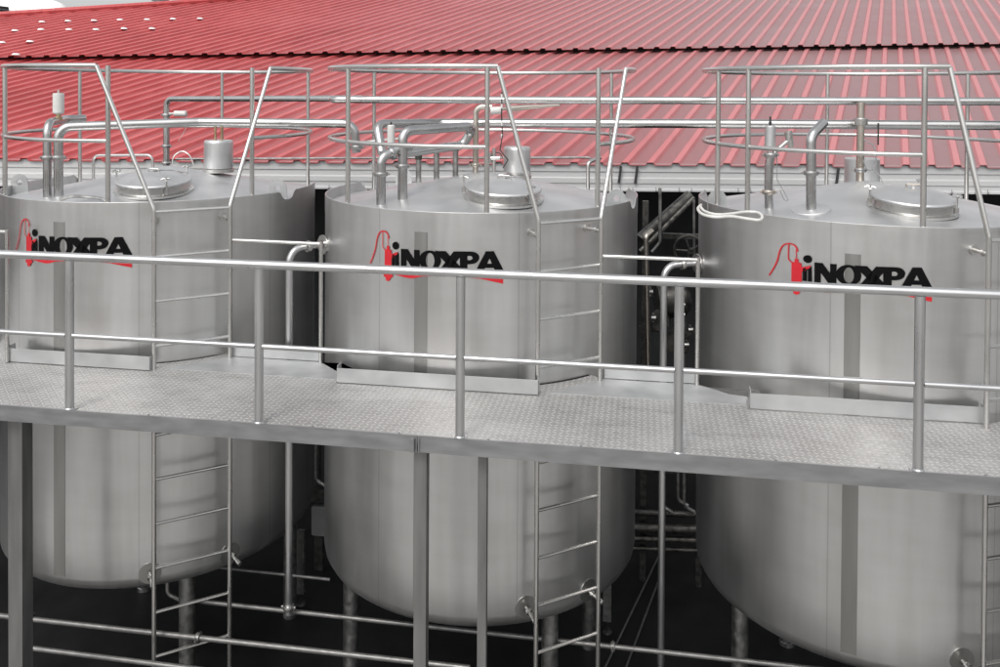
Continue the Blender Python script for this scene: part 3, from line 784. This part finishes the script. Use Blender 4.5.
# ------------------------------------------------------------------ overflow pipes in the gaps (rise beside the walkway and enter the tank side)
def overflow(px, pytop, kt, pyin, pxin, zlow, lab, meet):
    Yp = YB + .10 if kt == 2 else 7.62
    q = atY(px, pytop, Yp); q2 = atY(px+1, 600, Yp)
    a = math.radians(-62 if kt == 2 else -84); e = pol(kt, a, R, 0); zz = atY(pxin, pyin, e.y).z
    e = Vector((e.x, e.y, zz)); ztop = zz - .0
    Pp = thing('overflow_pipe', lab, 'pipe', (q.x, Yp, zlow), 'overflow pipes in the gaps')
    part('pipe', M['railpaint'], Pp, lambda bm: tube(bm, fillet([(q.x, Yp, zlow), (q.x, Yp, ztop), (e.x-.02, e.y-.0, ztop)], .12, 9), .031, 18))
    out = Vector((math.sin(a), -math.cos(a), 0))
    dirn = Vector((e.x-q.x, e.y-Yp, 0)).normalized()
    part('flange', M['tube'], Pp, lambda bm: lathe(bm, [(0, 0), (.085, 0), (.085, .012), (.036, .014)], e - dirn*.03, 28, mat=align(-dirn)))
    clamp(Pp, Vector((e.x, e.y, ztop)) - dirn*.18, dirn, .031, mat=M['tube'])
    clamp(Pp, Vector((q.x, Yp, zlow+.06)), (0, 0, 1), .031, mat=M['tube'])
    return Pp
ZP = -2.26
overflow(289.5, 250, 2, 244, 322, ZP+.02, 'bent overflow pipe between the left and middle tanks, ending low down', 0)
overflow(664, 264, 3, 263, 694, ZG+.1, 'bent overflow pipe between the middle and right tanks, reaching the ground', 0)

# ------------------------------------------------------------------ pipes on the tank tops
def base_pt(px, py, k, z=None):
    """point on the roof cone of tank k seen at px, py"""
    zz = 1.38
    for _ in range(6):
        q = atZ(px, py, zz); zz = cone_z(min(R-.04, (Vector((q.x, q.y, 0))-TANKS[k]).length))
    q.z = zz; return q
def same(px, py, q): return atY(px, py, q.y)
YL = 8.35                                        # line of the two long pipes
def long_x(px, y): return atY(px, y, YL)
# long upper pipe: rises from the left tank, runs right past the frame
q = base_pt(166.5, 168, 1); q = Vector((q.x, q.y, q.z))
top = same(166.5, 99, q); e1 = atY(330, 99.5, YL-.05); e2 = atY(1180, 102, YL)
LP = thing('transfer_pipe', 'upper of the two long pipes, rising from the left tank and crossing above all tanks', 'pipe', q)
part('pipe', M['pipe'], LP, lambda bm: tube(bm, fillet([q-Vector((0, 0, .02)), Vector((q.x, q.y, top.z)), Vector((e1.x, (q.y+YL)/2, e1.z)), e1, e2], .10, 10), .0365, 20))
part('riser_sleeve', M['pipe'], LP, lambda bm: cyl(bm, (q.x, q.y, q.z-.01), (q.x, q.y, top.z-.11), .0405, 20))
for py in (115, 146, 163): clamp(LP, same(166.5, py, q), (0, 0, 1), .041)
# its horizontal actuator
qa = same(174, 113.5, q)
part('actuator', M['ivory'], LP, lambda bm: (cyl(bm, Vector((q.x+.03, q.y, qa.z)), qa+Vector((.02, 0, 0)), .012, 12), lathe(bm, [(0, 0), (.032, 0), (.038, .006), (.038, .155), (.030, .165), (0, .165)], qa+Vector((.01, -.01, 0)), 24, mat=align((1, .1, 0)))))
part('cable', M['ivory'], LP, lambda bm: tube(bm, fillet([qa+Vector((.17, 0, -.02)), qa+Vector((.18, .02, -.14)), qa+Vector((.10, .05, -.26)), qa+Vector((.02, .08, -.36))], .12), .004, 6))
# lower long pipe, first length: left tank -> middle tank
q = base_pt(58.5, 198, 1); qq = Vector((q.x, q.y, 0)); t0 = same(60, 127, q)
m1 = atY(200, 122, 7.6); m2 = atY(345, 123.5, 7.75); m3 = atY(362, 150, 7.8)
L2 = thing('transfer_pipe', 'thick lower pipe bending up from the left tank and over to the middle tank', 'pipe', q)
part('pipe', M['pipe'], L2, lambda bm: tube(bm, fillet([q-Vector((0, 0, .03)), Vector((q.x, q.y, t0.z)), m1, m2+Vector((.09, 0, 0)), Vector((m2.x+.11, m2.y+.02, m3.z-.02))], .11, 10), .041, 22))
clamp(L2, same(58.5, 157.5, q), (0, 0, 1), .041)
clamp(L2, Vector((m2.x+.11, m2.y+.02, m3.z+.03)), (0, 0, 1), .041)
# its twin, with the white actuator on top
q = base_pt(47.5, 196, 1); t0 = same(48, 123, q)
b0 = atY(66, 119, q.y+.5)
L3 = thing('inlet_pipe', 'outer of the twin upright pipes on the left tank, carrying a white actuator', 'pipe', q)
part('pipe', M['pipe'], L3, lambda bm: tube(bm, fillet([q-Vector((0, 0, .03)), Vector((q.x, q.y, t0.z)), b0, Vector((b0.x+.05, b0.y+.2, b0.z))], .11, 10), .0375, 22))
clamp(L3, same(47.5, 157.5, q), (0, 0, 1), .0375)
qa = atY(58.5, 118, q.y+.25)
ac = part('actuator', M['ivory'], L3, lambda bm: lathe(bm, [(0, .0), (.02, 0), (.02, .035), (.042, .04), (.05, .05), (.05, .225), (.045, .232), (0, .234)], qa, 28))
part('actuator_stem', M['bronze'], ac, lambda bm: lathe(bm, [(.034, -.02), (.034, .012), (.022, .014), (.022, .038), (0, .038)], qa, 16))
part('actuator_top', M['tube'], ac, lambda bm: lathe(bm, [(0, .262), (.01, .26), (.012, .233), (.046, .2335), (.046, .2355), (0, .236)], qa, 16))
# lower long pipe, second length
q = base_pt(380, 175, 2); s0 = atY(372, 150, YL-.25)
L4 = thing('transfer_pipe', 'lower of the two long pipes right of the middle tank, running to the right edge', 'pipe', (s0.x, s0.y, s0.z))
part('pipe', M['pipe'], L4, lambda bm: tube(bm, fillet([atY(382, 153, 7.6), atY(377, 124, 7.75), atY(440, 123, YL), atY(700, 123.6, YL), atY(1180, 126.5, YL)], .10, 10), .0430, 22))
cp = atY(877, 124, YL)
part('pipe_strap', M['rubber'], L4, lambda bm: box(bm, cp+Vector((0, -.045, -.09)), (.014, .006, .2), None, .001))
# thin conduit along the roof edge
t = thing('conduit', 'thin steel conduit running along the roof edge behind left and middle tanks', 'pipe', atY(200, 158, 9.55))
part('pipe', M['dullpipe'], t, lambda bm: tube(bm, fillet([atY(176, 159, 9.5), atY(380, 158, 9.55), atY(593, 157.5, 9.55), atY(588, 164, 9.45), atY(587, 186, 9.4)], .05), .013, 10))
t = thing('conduit', 'short bent steel tube behind the middle tank lid, at the roof trim', 'pipe', atY(590, 184, 9.2))
part('pipe', M['tube'], t, lambda bm: tube(bm, fillet([atY(588, 190, 9.0), atY(588, 163, 9.0), atY(597, 158, 9.1), atY(600, 158, 9.2)], .05), .020, 12))
# vent pots
def pot(px, ybot, ytop, wd, k, lab, stems=False):
    q = atY(px, ybot, TANKS[k].y + .25); Z = cone_z(.3); q = Vector((q.x, q.y, Z)); zt = same(px, ytop, q).z; r = wd/2*q.y/FPX
    T = thing('vent_pot', lab, 'vent', q, 'vent pots on the tank tops')
    zb = same(px, ybot, q).z
    part('pot', M['cone'], T, lambda bm: lathe(bm, [(0, zb), (r*.97, zb), (r, zb+.012), (r, zt-.03), (r*.985, zt-.012), (r*.93, zt-.002), (0, zt)], (q.x, q.y, 0), 40))
    part('neck', M['tube'], T, lambda bm: lathe(bm, [(0, Z-.02), (r*1.08, Z-.02), (r*1.08, Z+.015), (r*.75, Z+.02), (r*.75, zb+.002), (0, zb+.002)], (q.x, q.y, 0), 32))
    if stems:
        for dx in (-.035, .035):
            part('stem', M['bronze'], T, lambda bm: (cyl(bm, (q.x+dx, q.y, zt-.002), (q.x+dx, q.y, zt+.13), .012, 12), cyl(bm, (q.x+dx, q.y, zt+.125), (q.x+dx, q.y, zt+.14), .016, 12)))
    return T
pot(218.5, 168, 140, 30, 1, 'round vent pot with two small brass stems on the left tank', True)
pot(517, 172, 146.5, 27, 2, 'plain round vent pot behind the lid of the middle tank')
# small bent vent tubes at the left tank lid
q0 = base_pt(93, 184, 1); q0.y += .0
t = thing('handle_tube', 'thin bent tube hoop behind the lid of the left tank', 'handrail', q0)
qb = atY(123, 165, 8.1)
part('hoop', M['tube'], t, lambda bm: tube(bm, fillet([atY(93.5, 182, 8.1), atY(93.5, 155.5, 8.1), atY(152, 155, 8.1), atY(153, 168, 8.1)], .06), .014, 12))
q0 = atY(190, 156, 8.5)
t = thing('drain_hoop', 'small arched tube beside the upright pipe of the left tank', 'pipe', q0)
part('hoop', M['tube'], t, lambda bm: tube(bm, fillet([atY(172, 165, 8.3), atY(173, 156, 8.3), atY(182, 150, 8.3), atY(190, 155, 8.3), atY(194, 166, 8.3)], .12), .007, 8))

# --- middle tank manifold
q = base_pt(402.5, 209, 2); tz = same(402.5, 131, q); 
mA = atY(468, 126.5, q.y+.55); mB = atY(463, 145, q.y+.70)
MF = thing('manifold_pipe', 'looping manifold pipe on the left side of the middle tank top', 'pipe', q)
part('pipe', M['pipe'], MF, lambda bm: tube(bm, fillet([q-Vector((0, 0, .03)), Vector((q.x, q.y, tz.z)), mA, mA+Vector((.01, .16, -.03)), mB, atY(405, 153, q.y+.30)], .085, 10), .0425, 22))
clamp(MF, same(402.5, 166, q), (0, 0, 1), .0425)
q = base_pt(381, 207, 2); e0 = same(381, 158, q); e1 = atY(398, 149, q.y+.12)
MG = thing('elbow_pipe', 'short upright pipe with an elbow, left of the manifold on the middle tank', 'pipe', q)
part('pipe', M['pipe'], MG, lambda bm: tube(bm, fillet([q-Vector((0, 0, .03)), e0, e1, e1+Vector((.08, .12, .01))], .08, 9), .041, 22))
clamp(MG, same(381, 174, q), (0, 0, 1), .041); clamp(MG, (e0+e1)/2+Vector((.015, .02, .0)), (e1-e0), .041)
qa = atY(391, 148, q.y+.35)
ac = part('actuator', M['ivory'], MG, lambda bm: lathe(bm, [(0, 0), (.03, 0), (.03, .03), (.034, .035), (.034, .20), (.028, .208), (0, .21)], qa, 24))
part('indicator', M['rubber'], ac, lambda bm: cyl(bm, qa+Vector((0, 0, .208)), qa+Vector((0, 0, .235)), .008, 8))
bm = bmesh.new(); tube(bm, [atY(352, 143, 7.9), atY(400, 138, 7.9)], .011, 10); obj('lever', bm, M['tube'], MG)
for px, pt in ((418.5, 158), (436.5, 150), (455.5, 149)):
    lb = {418.5: 'leftmost of three dull stub pipes behind the manifold of the middle tank', 436.5: 'second of three dull stub pipes behind the manifold of the middle tank', 455.5: 'rightmost of three dull stub pipes behind the manifold of the middle tank'}[px]
    q = atY(px, 178, 8.15); q.z = cone_z(.6)
    t = thing('stub_pipe', lb, 'pipe', q, 'stub pipes behind the manifold')
    zt = atY(px, pt, 8.15).z
    part('pipe', M['dullpipe'], t, lambda bm: cyl(bm, (q.x, q.y, q.z-.02), (q.x, q.y, zt), .027, 16))
    part('collar', M['darksteel'], t, lambda bm: cyl(bm, (q.x, q.y, zt-.015), (q.x, q.y, zt+.045), .034, 16))
# upright pipe with tapered lever arm
q = atY(475.5, 173, 8.1); q.z = cone_z(.25); tz = atY(475.5, 106.5, 8.1)
t = thing('vent_pipe', 'heat-tinted upright pipe of the middle tank with actuator and tapered arm', 'pipe', q)
ea = atY(492, 107, 8.1)
part('pipe', M['rust'], t, lambda bm: tube(bm, fillet([q-Vector((0, 0, .02)), Vector((q.x, q.y, tz.z)), ea], .07, 9), .027, 18))
part('actuator', M['ivory'], t, lambda bm: lathe(bm, [(0, 0), (.03, 0), (.036, .008), (.036, .10), (.03, .11), (0, .11)], ea+Vector((-.01, -.02, -.035)), 24, mat=align((1, .1, .05))))
b1 = atY(511, 108.5, 8.0); b2 = atY(560, 105, 7.75)
part('arm', M['rust'], t, lambda bm: (tube(bm, [b1, b2], .030, 14, r_end=.010), tube(bm, [ea+Vector((.08, 0, -.02)), b1], .014, 10)))
clamp(t, Vector((q.x, q.y, atY(475, 165, 8.1).z)), (0, 0, 1), .027, mat=M['rust'])
cb0 = atY(501, 100, 8.0)
t = thing('signal_cable', 'dark cable hanging down beside the vent pot of the middle tank', 'cable', atY(502, 170, 8.0))
part('cable', M['rubber'], t, lambda bm: tube(bm, [atY(502, 92, 8.0), atY(501.5, 115, 8.0), atY(502.5, 135, 8.0), atY(500, 150, 7.95), atY(508, 160, 7.9), atY(503, 168, 7.9)], .006, 8))
part('sleeve', M['ivory'], t, lambda bm: [cyl(bm, atY(501.6, y, 8.0), atY(501.9, y+4, 8.0), .009, 8) for y in (94, 104, 122, 134)])
q = atY(494, 152, 7.9)
t = thing('valve_body', 'small clustered valve and coiled tube left of the middle tank vent pot', 'valve', q)
part('body', M['tube'], t, lambda bm: (cyl(bm, atY(494, 172, 7.9), atY(494, 148, 7.9), .016, 12), cyl(bm, atY(487, 158, 7.9), atY(500, 158, 7.9), .02, 12), cyl(bm, atY(489, 153, 7.9), atY(489, 163, 7.9), .028, 14)))
part('coil', M['rubber'], t, lambda bm: tube(bm, [atY(497, 158, 7.9)+Vector((.05*math.cos(x), 0, .05*math.sin(x))) for x in [i*PI/10 for i in range(17)]], .005, 6))

# --- right tank
q = base_pt(769, 216, 3)
t = thing('inlet_pipe', 'upright pipe with grey actuator and antenna, leftmost on the right tank', 'pipe', q)
e0 = same(769, 162, q)
part('pipe', M['pipe'], t, lambda bm: tube(bm, fillet([q-Vector((0, 0, .03)), same(768.5, 185, q), same(769, 165, q), same(771, 152, q)], .05), .0345, 20))
clamp(t, same(768.5, 192, q), (0, 0, 1), .0345, mat=M['rust']); clamp(t, same(770.5, 155, q), (0, 0, 1), .0345)
qa = same(770, 149, q)
ac = part('actuator', M['cone'], t, lambda bm: lathe(bm, [(0, 0), (.03, 0), (.044, .008), (.044, .185), (.036, .195), (0, .196)], qa, 28))
part('antenna', M['rubber'], ac, lambda bm: (cyl(bm, qa+Vector((0, 0, .195)), qa+Vector((0, 0, .27)), .008, 8), cyl(bm, qa+Vector((0, 0, .21)), qa+Vector((0, 0, .225)), .014, 10)))
q1 = same(777, 150, q); q2 = same(789, 140, q)
sv = part('side_valve', M['tube'], t, lambda bm: (tube(bm, [same(773, 155, q), q1, q2], .02, 12), cyl(bm, same(791, 147, q), same(789, 131, q), .026, 14), tube(bm, [q2, same(788, 132, q)], .03, 12)))
part('cable', M['grey'], t, lambda bm: tube(bm, fillet([same(777, 155, q), same(777, 180, q), same(786, 195, q), same(789, 202, q), same(784, 200, q), same(780, 190, q)], .04), .0035, 6))
q = base_pt(811, 221, 3)
t = thing('inlet_pipe', 'upright pipe with bent cut end, second from left on the right tank', 'pipe', q)
part('pipe', M['pipe'], t, lambda bm: tube(bm, fillet([q-Vector((0, 0, .03)), same(811, 136, q), atY(824, 122.5, q.y+.12)], .10, 9), .039, 22))
clamp(t, same(811, 173, q), (0, 0, 1), .039)
n_ = Vector((0, 0, 1))+Vector((q.x-TANKS[3].x, q.y-TANKS[3].y, 0)).normalized()*.19
part('pad_plate', M['cone'], t, lambda bm: lathe(bm, [(0, .006), (.15, .006), (.153, .002), (.153, -.02), (0, -.02)], q, 36, mat=align(n_)))
q = atY(860, 181, 8.2); q.z = cone_z(.28)
t = thing('riser_pipe', 'upright pipe with two clamps joining the long upper pipe, behind the right tank lid', 'pipe', q)
part('pipe', M['rust'], t, lambda bm: cyl(bm, (q.x, q.y, q.z-.02), (q.x, q.y, atY(860, 102, YL).z), .0345, 20))
for py in (120, 170): clamp(t, Vector((q.x, q.y, atY(860, py, q.y).z)), (0, 0, 1), .0345)
part('cap_ring', M['tube'], t, lambda bm: cyl(bm, (q.x, q.y, atY(860, 125, q.y).z), (q.x, q.y, atY(860, 119, q.y).z), .06, 24))
part('cable', M['grey'], t, lambda bm: tube(bm, fillet([atY(864, 140, 8.1), atY(874, 145, 8.1), atY(877, 165, 8.1), atY(868, 173, 8.1), atY(863, 160, 8.1)], .06), .005, 6))
part('cable', M['grey'], t, lambda bm: tube(bm, fillet([atY(872, 168, 8.1), atY(880, 176, 8.0), atY(884, 186, 7.9)], .06), .005, 6))
T = pot(849, 182, 158, 0.01, 3, 'x') if False else None
q = atY(870, 182, 8.45)
t = thing('vent_pot', 'plain pale vent pot behind the upright pipe of the right tank', 'vent', (q.x, q.y, cone_z(.5)), 'vent pots on the tank tops')
part('pot', M['cone'], t, lambda bm: lathe(bm, [(0, cone_z(.5)-.03), (.155, cone_z(.5)-.03), (.155, atY(862, 159, 8.45).z), (.145, atY(862, 158, 8.45).z), (0, atY(862, 158, 8.45).z)], (atY(862, 170, 8.45).x, 8.45, 0), 36))
# white hose looped on the left rim of the right tank
pts = [(701, 205), (698, 209), (703, 214.5), (716, 217), (732, 216.5), (748, 219), (760, 220), (762, 216), (757, 212.5), (745, 212), (730, 214), (716, 214.5), (705, 211.5), (701, 207.5)]
def hz(px, py):
    q = atZ(px, py, ZR+.02); return q
def smooth3(p, n=5):
    out = []
    for i in range(len(p)-1):
        p0 = p[max(i-1, 0)]; p1 = p[i]; p2 = p[i+1]; p3 = p[min(i+2, len(p)-1)]
        for k in range(n):
            t_ = k/n; out.append(.5*((2*p1)+(p2-p0)*t_+(2*p0-5*p1+4*p2-p3)*t_*t_+(3*p1-p0-3*p2+p3)*t_**3))
    out.append(p[-1]); return out
hp = [hz(*p) for p in pts]
t = thing('hose', 'white rubber hose looped over the left rim of the right tank', 'hose', hp[0])
part('hose', M['hose'], t, lambda bm: tube(bm, smooth3(hp), .0115, 10))
ha = pol(1, math.radians(-5), R-.10, cone_z(R-.1)+.02)
t = thing('hose', 'grey hose lying inside the front rim of the left tank', 'hose', ha)
part('hose', M['dullpipe'], t, lambda bm: tube(bm, smooth3([hit_p for hit_p in (atZ(60, 200, ZR-.02), atZ(72, 196.5, ZR+.01), atZ(88, 197, ZR+.0), atZ(102, 199, ZR-.01), atZ(107, 203, ZR-.04))]), .014, 10))

# ------------------------------------------------------------------ low pipes under the walkway
def lowpipe(pa, pb, z, r, lab, joints=()):
    A_ = atZ(pa[0], pa[1], z); B_ = atZ(pb[0], pb[1], z)
    t = thing('floor_pipe', lab, 'pipe', A_, 'low pipes below the walkway')
    part('pipe', M['column'], t, lambda bm: cyl(bm, A_, B_, r, 14))
    for px, py in joints:
        s_ = (px-pa[0])/(pb[0]-pa[0]); f = 1
        # nearest point on the line for that picture column
        best = min((abs((RV.dot(A_.lerp(B_, u/400)-O)/FV.dot(A_.lerp(B_, u/400)-O))*FPX+CX-px), u) for u in range(401))[1]
        P_ = A_.lerp(B_, best/400); clamp(t, P_, (B_-A_), r, 'joint', M['column'])
lowpipe((-60, 609), (470, 668), ZP, .022, 'thick low pipe that meets the foot of the left overflow pipe', ((30, 620), (198, 637)))
lowpipe((192, 600.5), (1010, 690), ZP, .020, 'low pipe crossing behind the tank legs toward the right', ((484, 633), (613, 646)))
lowpipe((160, 561), (330, 579.5), ZP, .015, 'thinnest low pipe, farthest back under the left tank')
lowpipe((22, 647), (480, 705), ZP-.05, .020, 'nearest low pipe at the bottom left of the picture')
# two thin gutter bars on the ground, between middle and right tanks
for pa, pb, lb in (((600, 678), (664, 545), 'left of two thin steel strips on the ground between middle and right tanks'), ((622, 678), (664, 566), 'right of two thin steel strips on the ground between middle and right tanks')):
    A_ = atZ(*pa, ZG+.02); B_ = atZ(*pb, ZG+.02)
    t = thing('floor_strip', lb, 'strip', A_, 'thin strips on the ground'); part('bar', M['column'], t, lambda bm: cyl(bm, A_, B_, .011, 8))
# drain stub below the left tank
q = atY(168, 590, 7.2)
t = thing('drain_pipe', 'small curved drain tube beneath the left tank, beside its leg', 'pipe', q)
part('pipe', M['tube'], t, lambda bm: tube(bm, fillet([atY(167.5, 572, 7.0), atY(167.5, 594, 7.0), atY(180, 600, 7.05), atY(192, 601, 7.1)], .08), .018, 12))

# ------------------------------------------------------------------ plant in the dark gaps
def wheel(bm, c, r, tr=.012, d=(0, 1, 0)):
    A = align(d)
    tube(bm, [Vector(c) + A @ Vector((r*math.cos(x), r*math.sin(x), 0)) for x in [i*2*PI/24 for i in range(24)]], tr, 8, closed=True)
    for i in range(5):
        x = i*2*PI/5; tube(bm, [Vector(c), Vector(c) + A @ Vector((r*math.cos(x), r*math.sin(x), 0))], tr*.7, 6)
    cyl(bm, Vector(c)-A @ Vector((0, 0, .02)), Vector(c)+A @ Vector((0, 0, .04)), .03, 12)
YD = 9.9
q = atY(672, 300, YD)
t = thing('pump_skid', 'dark pump and pipework seen in the gap between middle and right tanks', 'machinery', (q.x, YD, ZG), None)
part('frame', M['darksteel'], t, lambda bm: [box(bm, atY(px, 400, YD+.1), (.07, .07, 4.6), None, .004) for px in (644, 700)] + [box(bm, atY(672, y, YD+.1), (.75, .06, .06), None, .004) for y in (236, 330, 470)])
part('header_pipe', M['darksteel'], t, lambda bm: [cyl(bm, atY(630, y, YD), atY(712, y+3, YD), r, 16) for y, r in ((512, .035), (527, .055), (538, .035), (548, .025))])
part('drop_pipe', M['dullpipe'], t, lambda bm: [tube(bm, fillet([atY(px, y0, YD-.1), atY(px, y1, YD-.1), atY(px+10, y1+6, YD-.1)], .08), .022, 12) for px, y0, y1 in ((662, 300, 506), (678, 420, 500), (684, 280, 506))])
part('pump_housing', M['darksteel'], t, lambda bm: (lathe(bm, [(0, -.2), (.16, -.2), (.2, -.12), (.2, .1), (.1, .18), (0, .18)], atY(674, 300, YD), 28, mat=align((1, .2, 0))), box(bm, atY(676, 340, YD), (.28, .3, .22), None, .02), lathe(bm, [(0, -.1), (.10, -.1), (.12, 0), (.10, .1), (0, .1)], atY(660, 320, YD-.15), 24, mat=align((0, 1, 0)))))
for px, py in ((653, 318), (663, 325), (682, 305), (682, 315), (690, 330), (650, 292), (686, 345), (676, 352)):
    part('fitting', M['dullpipe'], t, lambda bm: (cyl(bm, atY(px-1.5, py, YD-.3), atY(px+3, py, YD-.3), .028, 12), cyl(bm, atY(px, py-5, YD-.3), atY(px, py+4, YD-.3), .016, 10)))
part('hand_wheel', M['darksteel'], t, lambda bm: wheel(bm, atY(690, 251, YD-.35), .17, .016, (.25, 1, .1)))
part('tube_riser', M['rust'], t, lambda bm: tube(bm, fillet([atY(648, 366, 9.4), atY(646, 236, 9.4), atY(652, 231, 9.5)], .05), .028, 14))
part('tube_riser', M['dullpipe'], t, lambda bm: tube(bm, [atY(694, 200, 9.6), atY(694, 262, 9.6)], .014, 10))
part('tube_riser', M['dullpipe'], t, lambda bm: tube(bm, fillet([atY(660, 188, 9.7), atY(660, 242, 9.7), atY(652, 252, 9.7)], .05), .018, 10))
part('brace', M['darksteel'], t, lambda bm: (tube(bm, [atY(640, 240, 9.7), atY(690, 196, 10.1)], .07, 12), tube(bm, [atY(640, 252, 9.6), atY(694, 198, 10.0)], .03, 10)))
q = atY(320, 520, 9.6)
t = thing('control_cabinet', 'small grey cabinet on dark piping, low between left and middle tanks', 'cabinet', (q.x, q.y, ZG))
cb = part('cabinet', M['grey'], t, lambda bm: box(bm, atY(324, 518, 9.6), (.24, .2, .34), None, .01))
part('stand', M['darksteel'], t, lambda bm: (box(bm, atY(322, 492, 9.65), (.32, .24, .14), None, .01), box(bm, atY(318, 440, 9.8), (.06, .06, 1.3)), box(bm, Vector((q.x, q.y, (ZG+atY(324, 532, 9.6).z)/2)), (.1, .1, atY(324, 532, 9.6).z-ZG))))
part('feed_pipe', M['dullpipe'], t, lambda bm: tube(bm, fillet([atY(316, 400, 9.6), atY(316, 480, 9.6), atY(325, 486, 9.6)], .06), .02, 10))
# support feet seen behind: slender profile legs with levelling feet
for px, y0, y1, lb in ((301, 530, 604, 'slender flat leg with levelling foot behind the left overflow pipe'), (607, 585, 632, 'slender flat leg with levelling foot behind the middle tank ladder')):
    B_ = atZ(px, y1, ZG); zt = min(atY(px, y0, B_.y).z, -1.6)
    t = thing('machine_leg', lb, 'support', (B_.x, B_.y, ZG), 'slender machine legs')
    part('profile', M['dullpipe'], t, lambda bm: (box(bm, (B_.x, B_.y, (zt+ZG+.12)/2), (.085, .05, zt-ZG-.12), None, .003)))
    part('foot', M['darksteel'], t, lambda bm: lathe(bm, [(0, ZG+.13), (.018, ZG+.13), (.018, ZG+.03), (.05, ZG+.02), (.055, ZG), (0, ZG)], (B_.x, B_.y, 0), 16))
